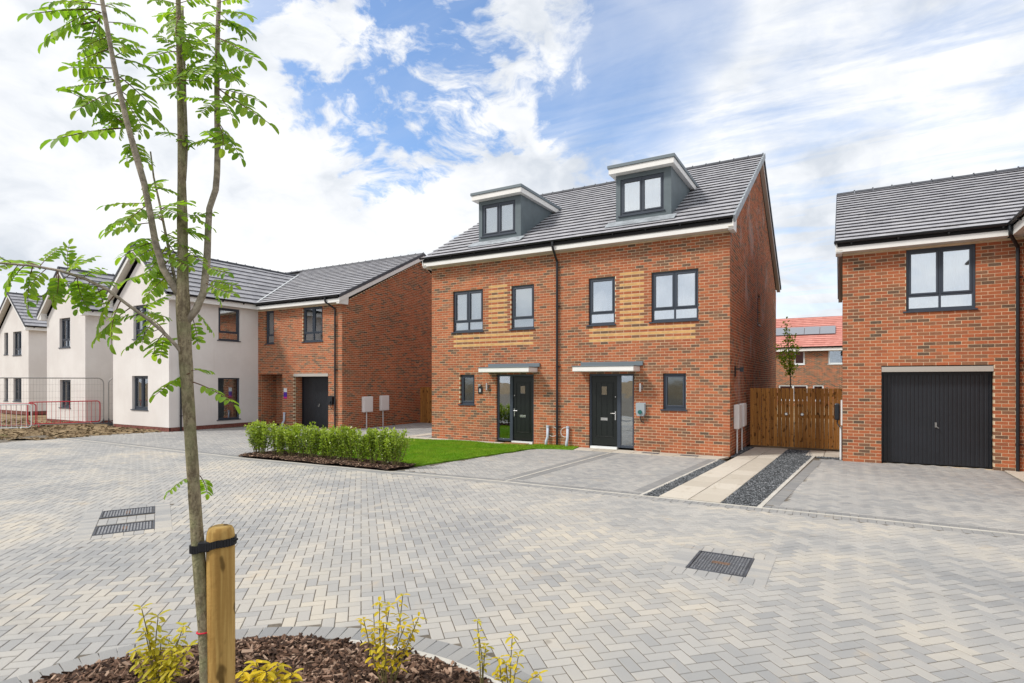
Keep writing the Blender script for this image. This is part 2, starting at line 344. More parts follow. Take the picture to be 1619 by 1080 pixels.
class MB:
    def __init__(s): s.v = []; s.f = []; s.t = []; s.m = []
    def raw(s, vs, fs, tone=0.0, mi=0):
        b = len(s.v); s.v.extend(vs); s.f.extend(tuple(i + b for i in f) for f in fs)
        s.t.extend([tone] * len(fs)); s.m.extend([mi] * len(fs)); return s
    def box(s, fr, u0, u1, d0, d1, z0, z1, tone=0.0, mi=0):
        return s.raw(boxv(fr, u0, u1, d0, d1, z0, z1), BF, tone, mi)
    def quad(s, *ps, tone=0.0, mi=0): return s.raw(list(ps), [tuple(range(len(ps)))], tone, mi)
    def prism(s, fr, poly, d0, d1, tone=0.0, mi=0):              # polygon in (u, z), from depth d0 to d1
        n = len(poly); vs = [fr.p(u, d0, z) for u, z in poly] + [fr.p(u, d1, z) for u, z in poly]
        fs = [tuple(range(n)), tuple(range(2 * n - 1, n - 1, -1))] + [(i, (i + 1) % n, n + (i + 1) % n, n + i) for i in range(n)]
        return s.raw(vs, fs, tone, mi)
    def tube(s, pts, rad, seg=8, tone=0.0, mi=0, cap=True, closed=False):
        pts = [Vector(p) for p in pts]; n = len(pts)
        if not isinstance(rad, (list, tuple)): rad = [rad] * n
        vs = []; ref = None
        for i, p in enumerate(pts):
            a = pts[(i - 1) % n] if (i > 0 or closed) else p; b = pts[(i + 1) % n] if (i < n - 1 or closed) else p
            d = (b - a).normalized()
            if ref is None: ref = d.orthogonal().normalized()
            ref = (ref - d * ref.dot(d)).normalized(); w = d.cross(ref)
            vs += [tuple(p + (ref * math.cos(2 * math.pi * k / seg) + w * math.sin(2 * math.pi * k / seg)) * rad[i]) for k in range(seg)]
        fs = []
        for i in range(n if closed else n - 1):
            j = (i + 1) % n
            fs += [(i * seg + k, i * seg + (k + 1) % seg, j * seg + (k + 1) % seg, j * seg + k) for k in range(seg)]
        if cap and not closed: fs += [tuple(range(seg))[::-1], tuple(range((n - 1) * seg, n * seg))]
        return s.raw(vs, fs, tone, mi)
    def build(s, name, mats, parent=None, smooth=False, bevel=0.0, origin=None):
        me = bpy.data.meshes.new(name); off = Vector(origin) if origin is not None else None
        vs = s.v if off is None else [tuple(Vector(v) - off) for v in s.v]
        me.from_pydata(vs, [], s.f)
        if not isinstance(mats, (list, tuple)): mats = [mats]
        for m in mats: me.materials.append(M[m] if isinstance(m, str) else m)
        if max(s.m, default=0) > 0: me.polygons.foreach_set('material_index', s.m)
        if any(s.t):
            at = me.attributes.new('tone', 'FLOAT', 'FACE'); at.data.foreach_set('value', s.t)
        if smooth: me.polygons.foreach_set('use_smooth', [True] * len(me.polygons))
        me.update()
        o = bpy.data.objects.new(name, me)
        if bevel:
            bm = o.modifiers.new('edge', 'BEVEL'); bm.width = bevel; bm.segments = 2; bm.limit_method = 'ANGLE'
        return put(o, parent, off if off is not None else (0, 0, 0))
def boxv(fr, u0, u1, d0, d1, z0, z1):
    return [fr.p(u0, d0, z0), fr.p(u1, d0, z0), fr.p(u1, d0, z1), fr.p(u0, d0, z1), fr.p(u0, d1, z0), fr.p(u1, d1, z0), fr.p(u1, d1, z1), fr.p(u0, d1, z1)]

# pieces (bricks, tiles, blocks): (centre, key or None, verts, faces, tone, material index)
def pieces_out(pcs, name, stuff, mats, parent, limit=300, label=None, score=None):
    sc = score or (lambda p: (Vector(p[0]) - cam.location).length)
    cand = sorted([i for i, p in enumerate(pcs) if p[1] is not None], key=lambda i: sc(pcs[i]))[:limit]
    pick = set(cand); meshes = {}; rest = MB()
    for i, p in enumerate(pcs):
        if i in pick:
            c = Vector(p[0]); tq = round(p[4] * 15) / 15; key = (p[1], tq, p[5])
            if key not in meshes:
                me = bpy.data.meshes.new(name); me.from_pydata([tuple(Vector(v) - c) for v in p[2]], [], p[3])
                me.materials.append(M[mats[p[5]]])
                at = me.attributes.new('tone', 'FLOAT', 'FACE'); at.data.foreach_set('value', [max(tq, .001)] * len(p[3]))
                meshes[key] = me
            put(bpy.data.objects.new(name, meshes[key]), parent, c)
        else: rest.raw(p[2], p[3], max(p[4], .001), p[5])
    if rest.v:
        o = rest.build(stuff, list(mats), parent); o['kind'] = 'stuff'
        if label: o['label'] = label
CO = 0.075
def snap(z): return round(z / CO) * CO
def brick_tone(u, z, seed):
    n = mnoise.noise(Vector((u * 0.9 + seed, z * 2.6, seed * 3.1)))
    x = random.random()
    if x < 0.075 + 0.27 * max(0, n): return random.uniform(0.78, 1.0)
    if x < 0.36 + 0.30 * max(0, n): return random.uniform(0.52, 0.76)
    return random.uniform(0.0, 0.48)
def brick_wall(parent, name, fr, u0, u1, z0, z1, openings=(), gable=None, bands=(), seed=1.0, key=None, thick=0.10, label=None, phase=0):
    """mortar body as the wall part; returns the part and its bricks. gable: (u_left, u_apex, u_right, z_apex)"""
    ops = [(a, b, snap(c), snap(d)) for a, b, c, d in openings]
    e = 0.0035; mb = MB()
    us = sorted({u0 + e, u1 - e} | {x for o in ops for x in (max(u0 + e, o[0] - e), min(u1 - e, o[1] + e))})
    zs = sorted({z0, z1} | {x for o in ops for x in (max(z0, o[2] - e), min(z1, o[3] + e))})
    for i in range(len(us) - 1):
        for j in range(len(zs) - 1):
            cu, cz = (us[i] + us[i + 1]) / 2, (zs[j] + zs[j + 1]) / 2
            if any(o[0] - e < cu < o[1] + e and o[2] - e < cz < o[3] + e for o in ops): continue
            mb.quad(fr.p(us[i], e, zs[j]), fr.p(us[i + 1], e, zs[j]), fr.p(us[i + 1], e, zs[j + 1]), fr.p(us[i], e, zs[j + 1]))
    for a, b, c, d in ops:
        a -= e; b += e; c = max(z0, c - e); d += e
        mb.quad(fr.p(a, e, c), fr.p(a, thick + .02, c), fr.p(a, thick + .02, d), fr.p(a, e, d))
        mb.quad(fr.p(b, e, c), fr.p(b, thick + .02, c), fr.p(b, thick + .02, d), fr.p(b, e, d))
        mb.quad(fr.p(a, e, d), fr.p(b, e, d), fr.p(b, thick + .02, d), fr.p(a, thick + .02, d))
        mb.quad(fr.p(a, e, c), fr.p(b, e, c), fr.p(b, thick + .02, c), fr.p(a, thick + .02, c))
    if gable:
        gl, ga, gr, gz = gable
        mb.quad(fr.p(gl, e, z1), fr.p(gr, e, z1), fr.p(ga, e, gz))
    wall = mb.build(name, 'mortar', parent)
    if label: wall['label'] = label
    pcs = []; nrow = int(round(((gable[3] if gable else z1) - z0) / CO))
    for r in range(nrow):
        za = z0 + r * CO + 0.005; zb = za + 0.0635
        lo, hi = u0 + .003, u1 - .003
        if zb > z1 + .01:
            if not gable: break
            k = (zb - z1) / (gable[3] - z1)
            lo = gable[0] + (gable[1] - gable[0]) * k; hi = gable[2] + (gable[1] - gable[2]) * k
        iv = [(lo, hi)]
        for a, b, c, d in ops:
            if za < d - .01 and zb > c + .01:
                nv = []
                for p, q in iv:
                    if a > p: nv.append((p, min(q, a)))
                    if b < q: nv.append((max(p, b), q))
                iv = [x for x in nv if x[1] - x[0] > 0.02]
        start = u0 - (0.1125 if (r + phase) % 2 else 0.0)
        k0 = int((lo - start) // 0.225)
        u = start + k0 * 0.225
        while u < hi:
            a, b = u, u + 0.2135
            for p, q in iv:
                x, y = max(a, p), min(b, q)
                if y - x < 0.03: continue
                j = random.uniform(-.0014, .0014); mi = 0; t = brick_tone((x + y) / 2, za, seed)
                for ba, bb, rows in bands:
                    if x >= ba - .12 and y <= bb + .12 and r in rows: mi = 1; t = 0.5; x -= .0061; y += .0061
                vs = boxv(fr, x, y, j, thick, za, zb)
                full = key is not None and y - x > 0.2134 and mi == 0
                pcs.append((fr.p((x + y) / 2, j, (za + zb) / 2), key if full else None, vs, BF, t, mi))
            u += 0.225
    return wall, pcs

# ------------------------------------------------------------------ window, door and roof builders
FW = 0.055
def window(house, fr, u0, u1, z0, z1, layout, inset=0.055, behind=None, glass='glass', label=None, sillmat='frame', framemat='frame', sill=True):
    d0, d1 = inset, inset + 0.065; z0, z1 = snap(z0), snap(z1)
    if sill: zs = z0 + 0.03
    else: zs = z0
    mb = MB()
    def bar(a, b, c, d, off=0.0): mb.box(fr, a, b, d0 + off, d1, c, d)
    bar(u0, u0 + FW, zs, z1); bar(u1 - FW, u1, zs, z1); bar(u0 + FW, u1 - FW, z1 - FW, z1); bar(u0 + FW, u1 - FW, zs, zs + FW + .01)
    um = (u0 + u1) / 2; zt = zs + (z1 - zs) * 0.245
    cells = []
    L0, L1, Z0, Z1 = u0 + FW, u1 - FW, zs + FW + .01, z1 - FW; h = 0.022
    if layout == 'quad':
        bar(um - h, um + h, Z0, Z1); bar(L0, um - h, zt - h, zt + h); bar(um + h, L1, zt - h, zt + h)
        cells = [(L0, um - h, zt + h, Z1, 1), (um + h, L1, zt + h, Z1, 1), (L0, um - h, Z0, zt - h, 0), (um + h, L1, Z0, zt - h, 0)]
    elif layout == 'split':
        bar(L0, L1, zt - h, zt + h); cells = [(L0, L1, zt + h, Z1, 1), (L0, L1, Z0, zt - h, 0)]
    elif layout == 'mid':
        zt = zs + (z1 - zs) * 0.40
        bar(L0, L1, zt - h, zt + h); cells = [(L0, L1, zt + h, Z1, 0), (L0, L1, Z0, zt - h, 0)]
    elif layout == 'pair':
        bar(um - h, um + h, Z0, Z1); cells = [(L0, um - h, Z0, Z1, 1), (um + h, L1, Z0, Z1, 1)]
    else: cells = [(L0, L1, Z0, Z1, 1)]
    glz = []
    for a, b, c, d, sash in cells:
        if sash:
            s = 0.042
            for q in ((a + .002, a + s, c + .002, d - .002), (b - s, b - .002, c + .002, d - .002), (a + s, b - s, d - s, d - .002), (a + s, b - s, c + .002, c + s)):
                mb.box(fr, q[0], q[1], d0 - 0.014, d1 - .01, q[2], q[3])
            glz.append((a + s - .004, b - s + .004, c + s - .004, d - s + .004))
        else: glz.append((a - .004, b + .004, c - .004, d + .004))
    w = mb.build('window', framemat, house, bevel=0.004)
    if label: w['label'] = label
    for a, b, c, d in glz: MB().box(fr, a, b, d0 + .028, d0 + .036, c, d).build('pane', glass, w)
    if sill: MB().box(fr, u0 - .06, u1 + .03, -0.035, d1, z0 - .002, z0 + .03).build('sill', sillmat, w)
    if behind == 'blind':
        b = MB(); z = Z1
        while z > zs + .04:
            b.quad(fr.p(u0 + .03, d1 + .040, z), fr.p(u1 - .03, d1 + .040, z), fr.p(u1 - .03, d1 + .052, z - .105), fr.p(u0 + .03, d1 + .052, z - .105)); z -= 0.10
        b.build('blind', 'blind', w)
    elif behind == 'curtain':
        b = MB(); n = 40; P = []
        for i in range(n + 1):
            u = u0 + .02 + (u1 - u0 - .04) * i / n; P.append((u, d1 + .09 + .018 * math.sin(i * 1.9) + .008 * math.sin(i * .7)))
        for (a, da), (c, dc) in zip(P, P[1:]): b.quad(fr.p(a, da, z0 + .03), fr.p(c, dc, z0 + .03), fr.p(c, dc, z1), fr.p(a, da, z1))
        b.build('curtain', 'curtain', w, smooth=True)
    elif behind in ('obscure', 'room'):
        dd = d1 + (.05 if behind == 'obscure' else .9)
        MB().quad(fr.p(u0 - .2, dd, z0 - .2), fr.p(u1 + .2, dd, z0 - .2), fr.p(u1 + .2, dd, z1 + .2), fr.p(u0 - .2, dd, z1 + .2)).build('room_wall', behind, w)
    return w
def gutter(house, a, b, z, side, brackets=0.9, name='gutter'):
    """half-round gutter from a to b (xy); side = outward xy unit"""
    mb = MB(); r = 0.052; z += .03; A, B = Vector((*a, z)), Vector((*b, z)); o = Vector((*side, 0)); n = 8
    for rr in (r, r - .006):
        ring = [o * (rr * math.cos(math.pi * k / n)) + Vector((0, 0, -rr * math.sin(math.pi * k / n))) for k in range(n + 1)]
        for p, q in zip(ring, ring[1:]): mb.quad(tuple(A + p), tuple(B + p), tuple(B + q), tuple(A + q))
        for E_ in (A, B): mb.raw([tuple(E_ + p) for p in ring], [tuple(range(n + 1))])
    g = mb.build(name, 'black', house)
    L = (B - A).length; d = (B - A).normalized(); k = 0.35
    while k < L:
        c = A + d * k
        mb = MB(); mb.raw([tuple(c + d * s + o * x + Vector((0, 0, y))) for s in (-.015, .015) for x, y in ((-.07, -.10), (-.055, -.10), (.02, -.066), (.02, -.052), (-.07, -.05))],
               [(0, 1, 2, 3, 4), (9, 8, 7, 6, 5), (0, 5, 6, 1), (1, 6, 7, 2), (2, 7, 8, 3)]).build('bracket', 'black', g)
        k += brackets
    return g
def downpipe(house, fr, u, ztop, zbot=0.0, d=-0.06, swan=None, clips=True):
    mb = MB()
    if swan:
        su, sd, sz = swan
        pts = [fr.p(su, sd, sz), fr.p(su, sd, sz - .10), fr.p(su, sd + .02, sz - .15), fr.p(u, d, ztop - .02), fr.p(u, d, ztop - .10), fr.p(u, d, zbot)]
        mb.tube(pts, 0.034, 10)
        mb.tube([fr.p(su, sd, sz + .03), fr.p(su, sd, sz - .06)], 0.042, 10)
    else: mb.tube([fr.p(u, d, ztop), fr.p(u, d, zbot)], 0.034, 10)
    p = mb.build('downpipe', 'black', house, smooth=False)
    z = zbot + .55
    while z < ztop - .2:
        MB().tube([fr.p(u, d, z), fr.p(u, d, z + .05)], 0.042, 10).box(fr, u + .03, u + .085, d - .012, .004, z + .012, z + .036).build('pipe_clip', 'black', p); z += 1.75
    return p
def tiled(o3, A, S, width, length, gauge=0.345, tw=0.33, th=0.036, keep=None, key=None, mi=0, tones=(0.15, 0.85)):
    """tiles of a roof plane; o3 lower corner, A unit along, S unit up the slope"""
    o3, A, S = Vector(o3), Vector(A).normalized(), Vector(S).normalized(); Nn = A.cross(S)
    if Nn.z < 0: Nn = -Nn
    pcs = []; rows = int(math.ceil(length / gauge - .05))
    for r in range(rows):
        s0 = r * gauge; s1 = min(s0 + gauge + .06, length)
        x = -(tw / 2 if r % 2 else 0.0)
        while x < width - .01:
            a, b = max(0, x) + .0005, min(width, x + tw) - .0005
            if b - a > .03:
                c = o3 + A * ((a + b) / 2) + S * ((s0 + s1) / 2)
                if keep is None or keep(c):
                    j = random.uniform(-.002, .002)
                    def P(u, s, n): return tuple(o3 + A * u + S * s + Nn * n)
                    nb0, nb1 = th * 1.34 + j, 0.004 + j
                    vs = [P(a, s0 + .05, nb0), P(b, s0 + .05, nb0), P(b, s0, nb0 + th), P(a, s0, nb0 + th), P(a, s1, nb1), P(b, s1, nb1), P(b, s1, nb1 + th), P(a, s1, nb1 + th)]
                    full = key is not None and b - a > tw - .002 and abs(s1 - s0 - gauge - .06) < .001
                    pcs.append((tuple(c + Nn * (th + j)), key if full else None, vs, BF, random.uniform(*tones), mi))
            x += tw
    return pcs
def ridge_caps(roof, a, b, r=0.10, step=0.45, matn='ridge', droop=0.0):
    A, B = Vector(a), Vector(b); d = (B - A); L = d.length; d.normalize(); w = d.cross(Vector((0, 0, 1))).normalized()
    n = max(1, int(round(L / step))); seg = 6
    for i in range(n):
        p, q = A + d * (L * i / n), A + d * (L * (i + 1) / n - .012); mb = MB(); rr = r + (.004 if i % 2 else 0)
        ring = [w * (rr * math.cos(math.pi * k / seg)) + Vector((0, 0, rr * .75 * math.sin(math.pi * k / seg))) for k in range(seg + 1)]
        for x, y in zip(ring, ring[1:]): mb.quad(tuple(p + x), tuple(q + x), tuple(q + y), tuple(p + y))
        for E_ in (p, q): mb.raw([tuple(E_ + x) for x in ring], [tuple(range(seg + 1))])
        mb.box(Fr(q.x, q.y, d.x, d.y, w.x, w.y), -.02, .015, -.012, .012, q.z + rr * .74, q.z + rr * .74 + .03)
        mb.build('ridge_tile', matn, roof)
def garage_door(house, fr, u0, u1, z1, d, lintel=True, ribs=None, handle=True, zl=0.12):
    mb = MB(); mb.box(fr, u0, u1, d + .03, d + .06, 0.02, z1 - .05)
    fwid = 0.035
    mb.box(fr, u0, u0 + fwid, d, d + .03, 0, z1); mb.box(fr, u1 - fwid, u1, d, d + .03, 0, z1); mb.box(fr, u0 + fwid, u1 - fwid, d, d + .03, z1 - .055, z1)
    g = mb.build('garage_door', 'garage', house)
    n = ribs or int((u1 - u0) / 0.078); st = (u1 - u0 - 2 * fwid) / n
    for i in range(n):
        a = u0 + fwid + i * st
        MB().prism(Fr(0, 0, 1, 0, 0, 1), [(0, 0)] * 0 or [(0, 0), (1, 0), (1, 1)], 0, 1) if False else None
        r = MB(); p0 = [(a + st * .08, d + .031), (a + st * .22, d + .0255), (a + st * .78, d + .0255), (a + st * .92, d + .031)]
        for (ua, da), (ub, db) in zip(p0, p0[1:]): r.quad(fr.p(ua, da, .035), fr.p(ub, db, .035), fr.p(ub, db, z1 - .07), fr.p(ua, da, z1 - .07))
        r.build('rib', 'garage', g)
    if handle:
        um = (u0 + u1) / 2 + .03
        hb = MB(); hb.box(fr, um - .018, um + .018, d - .005, d + .02, .86, .97); hb.tube([fr.p(um, d - .01, .90), fr.p(um, d - .055, .90), fr.p(um + .02, d - .06, .86), fr.p(um + .05, d - .06, .85)], .010, 6)
        hb.build('handle', 'galv', g)
    if lintel: MB().box(fr, u0 + .003, u1 - .003, -.004 if not lintel == 'deep' else .02, d + .02, z1 + .002, z1 + zl).build('lintel', 'concrete', house)
    return g

def panel_wall(parent, name, fr, u0, u1, z0, z1, openings=(), gable=None, matn='render', depth=0.14, label=None):
    mb = MB(); ops = openings
    us = sorted({u0, u1} | {x for o in ops for x in o[:2]}); zs = sorted({z0, z1} | {x for o in ops for x in o[2:4]})
    for i in range(len(us) - 1):
        for j in range(len(zs) - 1):
            cu, cz = (us[i] + us[i + 1]) / 2, (zs[j] + zs[j + 1]) / 2
            if any(o[0] < cu < o[1] and o[2] < cz < o[3] for o in ops): continue
            mb.quad(fr.p(us[i], 0, zs[j]), fr.p(us[i + 1], 0, zs[j]), fr.p(us[i + 1], 0, zs[j + 1]), fr.p(us[i], 0, zs[j + 1]))
    for a, b, c, d in ops:
        for p, q in (((a, c), (a, d)), ((b, c), (b, d)), ((a, d), (b, d)), ((a, c), (b, c))):
            mb.quad(fr.p(p[0], 0, p[1]), fr.p(q[0], 0, q[1]), fr.p(q[0], depth, q[1]), fr.p(p[0], depth, p[1]))
    mb.quad(fr.p(u0, 0, z0), fr.p(u1, 0, z0), fr.p(u1, .06, z0), fr.p(u0, .06, z0))
    if gable: mb.quad(fr.p(gable[0], 0, z1), fr.p(gable[2], 0, z1), fr.p(gable[1], 0, gable[3]))
    w = mb.build(name, matn, parent)
    if label: w['label'] = label
    return w
def chevron(fr, pts, h0, h1, d0, d1, mb=None):
    """board following the roof line pts [(u, z)...], from h0 below it to h1 below it"""
    mb = mb or MB()
    for (a, za), (b, zb) in zip(pts, pts[1:]):
        mb.prism(fr, [(a, za - h0), (b, zb - h0), (b, zb - h1), (a, za - h1)], d0, d1)
    return mb
def entrance(house, fr, u0, u1, z1, door_left, label):
    """front door with a glazed sidelight in one frame, set in the opening"""
    d0, d1 = .05, .12; zb = .06; s = u0 + .87 if door_left else u1 - .80; f = .055
    mb = MB(); mb.box(fr, u0, u0 + f, d0, d1, zb, z1); mb.box(fr, u1 - f, u1, d0, d1, zb, z1); mb.box(fr, u0 + f, u1 - f, d0, d1, z1 - f, z1)
    mb.box(fr, s - .05, s + .05, d0 - .01, d1, zb, z1 - f)
    sa, sb = (s + .05, u1 - f) if door_left else (u0 + f, s - .05)
    da, db = (u0 + f, s - .05) if door_left else (s + .05, u1 - f)
    mb.box(fr, sa, sb, d0, d1, zb, zb + .07)
    fo = mb.build('door_frame', 'frame', house, bevel=.004)
    MB().box(fr, sa - .003, sb + .003, d0 + .03, d0 + .04, zb + .065, z1 - f + .004).build('sidelight_pane', 'glass', fo)
    MB().quad(fr.p(u0 - .1, .9, 0), fr.p(u1 + .1, .9, 0), fr.p(u1 + .1, .9, z1 + .2), fr.p(u0 - .1, .9, z1 + .2)).build('hall_wall', 'obscure', fo)
    dm = MB(); dm.box(fr, da + .004, db - .004, d0 + .025, d1 - .01, zb + .045, z1 - f - .004)
    w = db - da; pl, pr = da + w * .19, db - w * .19
    for k in range(3):                                         # vertical planked centre panel between rails
        a = pl + (pr - pl) * k / 3 + .004; b = pl + (pr - pl) * (k + 1) / 3 - .004; dm.box(fr, a, b, d0 + .016, d0 + .03, zb + .30, z1 - .26)
    for q in ((pl - .03, pl - .008, zb + .27, z1 - .23), (pr + .008, pr + .03, zb + .27, z1 - .23), (pl - .008, pr + .008, z1 - .252, z1 - .23), (pl - .008, pr + .008, zb + .27, zb + .292)):
        dm.box(fr, q[0], q[1], d0 + .012, d0 + .03, q[2], q[3])
    dr = tag(dm.build('door', 'doorblack', house, bevel=.003), label)
    c = (da + db) / 2
    MB().box(fr, c - .10, c + .10, d0 + .0, d0 + .02, .80, .875).box(fr, c - .085, c + .085, d0 - .006, d0 + .004, .812, .863).build('letter_plate', 'chrome', dr)
    MB().box(fr, c - .075, c + .075, d0 + .006, d0 + .02, 1.52, 1.75).build('viewing_light', 'glass', dr)
    h = s - .05 - .055 if door_left else s + .05 + .055; sg = -1 if door_left else 1
    MB().box(fr, h - .016, h + .016, d0 + .0, d0 + .026, .82, 1.06).tube([fr.p(h, d0 + .01, 1.0), fr.p(h, d0 - .05, 1.0), fr.p(h + sg * .13, d0 - .05, 1.0)], .011, 6).build('handle', 'chrome', dr)
    MB().tube([fr.p(h, d0 + .03, 1.46), fr.p(h, d0 + .005, 1.46)], .016, 8).build('lock', 'chrome', dr)
    MB().box(fr, da - .01, db + .01, -.02, d1, .012, zb + .012).build('threshold', 'whitepaint', dr)
    return fo

# ================================================================== semi-detached brick pair
XL, XR, YF, YR = -11.82, -2.43, 15.03, 26.41
RY, RZ = 20.72, 9.40; SL = Vector((0, RY - 14.68, RZ - 5.86)).normalized()
H1 = thing('semi_detached_house', 'three-storey red brick semi-detached pair with two grey dormers and buff brick bands', 'house', ((XL + XR) / 2, YF, 0))
F1 = front(YF)
ops = [(-10.95, -9.79, 3.45, 4.83), (-8.76, -7.97, 3.45, 4.83), (-6.22, -5.44, 3.45, 4.83), (-4.42, -3.20, 3.42, 4.80), (-10.67, -10.11, 1.13, 2.10), (-4.11, -3.51, 1.13, 2.10),
       (-9.29, -7.98, 0, 2.10), (-6.21, -4.90, 0, 2.10)]
wide = {40, 42, 44}; colr = set(range(46, 66, 2))
bands = [(-11.02, -7.92, wide), (-9.50, -8.98, colr), (-6.30, -3.22, wide), (-5.24, -4.72, colr)]
wall, pcs = brick_wall(H1, 'front_wall', F1, XL, XR, 0, 5.66, ops, bands=bands, seed=2.0, key='brick')
pieces_out(pcs, 'brick', 'brickwork', ('brick', 'buff'), wall, 300)
SF = right(XR)
wall, pcs = brick_wall(H1, 'gable_wall', SF, YF, YR, 0, 5.64, [(20.35, 20.95, 3.75, 4.80)], gable=(YF, RY, YR, 9.15), seed=5.0, phase=1)
pieces_out(pcs, 'brick', 'brickwork', ('brickpale', 'buff'), wall, 0)
MB().quad((XL + .01, YF + .1, 0), (XL + .01, YR, 0), (XL + .01, YR, 5.7), (XL + .01, RY, 9.2), (XL + .01, YF + .1, 5.7)).quad((XL, YR, 0), (XR, YR, 0), (XR, YR, 5.7), (XL, YR, 5.7)).build('rear_walls', 'plinth', H1)
# windows
window(H1, F1, -10.95, -9.79, 3.45, 4.83, 'quad', behind='blind')
window(H1, F1, -8.76, -7.97, 3.45, 4.83, 'split', behind='blind')
window(H1, F1, -6.22, -5.44, 3.45, 4.83, 'split', behind='curtain', glass='glass_bright')
window(H1, F1, -4.42, -3.20, 3.42, 4.80, 'quad', behind='curtain', glass='glass_bright')
window(H1, F1, -10.67, -10.11, 1.13, 2.10, 'one', behind='obscure', glass='glass_dim', inset=.07)
window(H1, F1, -4.11, -3.51, 1.13, 2.10, 'one', behind='obscure', glass='glass_dim', inset=.07)
window(H1, SF, 20.35, 20.95, 3.75, 4.80, 'one', behind='obscure')
entrance(H1, F1, -9.29, -7.98, 2.10, False, 'black door right of its sidelight with silver letter plate')
entrance(H1, F1, -6.21, -4.90, 2.10, True, 'black door left of its sidelight with silver letter plate')
for a, b in ((-9.62, -7.82), (-6.50, -4.70)):                  # flat canopies over the doors
    c = MB().box(F1, a + .03, b - .03, -.56, -.002, 2.17, 2.30).build('canopy', 'white', H1, bevel=.006)
    MB().box(F1, a + .06, b - .06, -.53, -.003, 2.155, 2.169).build('canopy_soffit', 'soffit', c)
    MB().box(F1, a + .01, b - .01, -.58, -.002, 2.302, 2.322).box(F1, a + .06, b + .06, -.055, -.002, 2.324, 2.435).build('canopy_roof', 'trim', c, bevel=.004)
# roof
def zroof(y): return 5.86 + (min(y, 2 * RY - y) - 14.68) * (RZ - 5.86) / (RY - 14.68)
rv = [(14.70, zroof(14.70)), (RY, RZ), (2 * RY - 14.70, zroof(14.70))]
roof = chevron(right(0), rv, .0, .09, -(XR + .10), -(XL - .10)).build('roof', 'sarking', H1)
DORM = ((-10.20, -8.64), (-5.55, -3.99)); DY = 15.42; DZ0, DZ1 = 6.20, 7.70
def keep1(c):
    for a, b in DORM:
        if a + .12 < c.x < b - .12 and DY - .02 < c.y < 17.9: return False
    return True
pcs = tiled((XL - .13, 14.68, 5.86), (1, 0, 0), SL, XR - XL + .26, (Vector((0, RY - 14.68, RZ - 5.86))).length, keep=keep1, key='m')
pieces_out(pcs, 'roof_tile', 'roof_tiling', ('tile',), roof, 300)
ridge_caps(roof, (XL - .14, RY, RZ + .03), (XR + .14, RY, RZ + .03), r=.12)
rows = int(math.hypot(RY - 14.68, RZ - 5.86) / .345)
Nn = Vector((0, -SL.z, SL.y))
for i in range(rows + 1):                                       # dry verge caps up the right gable
    p = Vector((XR + .135, 14.66, 5.85)) + SL * (i * .345)
    q = p + SL * .365; vs = []
    for x in (0.0, .045):
        for b, n in ((p, -.10 + .016), (q, -.10), (q, .078), (p, .092)): vs.append(tuple(b + Vector((x, 0, 0)) + Nn * n))
    MB().raw(vs, [(0, 1, 2, 3), (4, 5, 6, 7), (0, 1, 5, 4), (1, 2, 6, 5), (2, 3, 7, 6), (3, 0, 4, 7)]).build('verge_cap', 'lead', roof)
rr = [(RY, RZ), (2 * RY - 14.66, zroof(14.66))]
chevron(right(0), rr, -.07, .06, -(XR + .175), -(XR + .135)).build('verge_strip', 'ridge', roof)
for xa, xb in ((XR + .11, XR + .134), (XL - .134, XL - .11)):
    chevron(right(0), rv, .005, .19, -xb, -xa).build('bargeboard', 'white', H1)
for xa, xb in ((XR + .002, XR + .109), (XL - .109, XL - .002)):
    chevron(right(0), rv, .17, .185, -xb, -xa).build('verge_soffit', 'soffit', H1)
MB().box(XY, XL - .13, XR + .13, 14.72, 14.745, 5.655, 5.86).build('fascia', 'white', H1)
MB().box(XY, XL - .10, XR + .10, 14.747, YF - .002, 5.66, 5.672).build('soffit', 'soffit', H1)
for xa, xb in ((XR + .004, XR + .13), (XL - .13, XL - .004)):
    MB().prism(right(0), [(14.747, 5.62), (15.16, 5.62), (15.22, 6.0), (14.747, 5.84)], -xb, -xa).build('box_end', 'white', H1)
gutter(H1, (XL - .20, 14.665), (XR + .14, 14.665), 5.905, (0, -1))
downpipe(H1, F1, -7.18, 5.40, swan=(-7.18, -.365, 5.86))
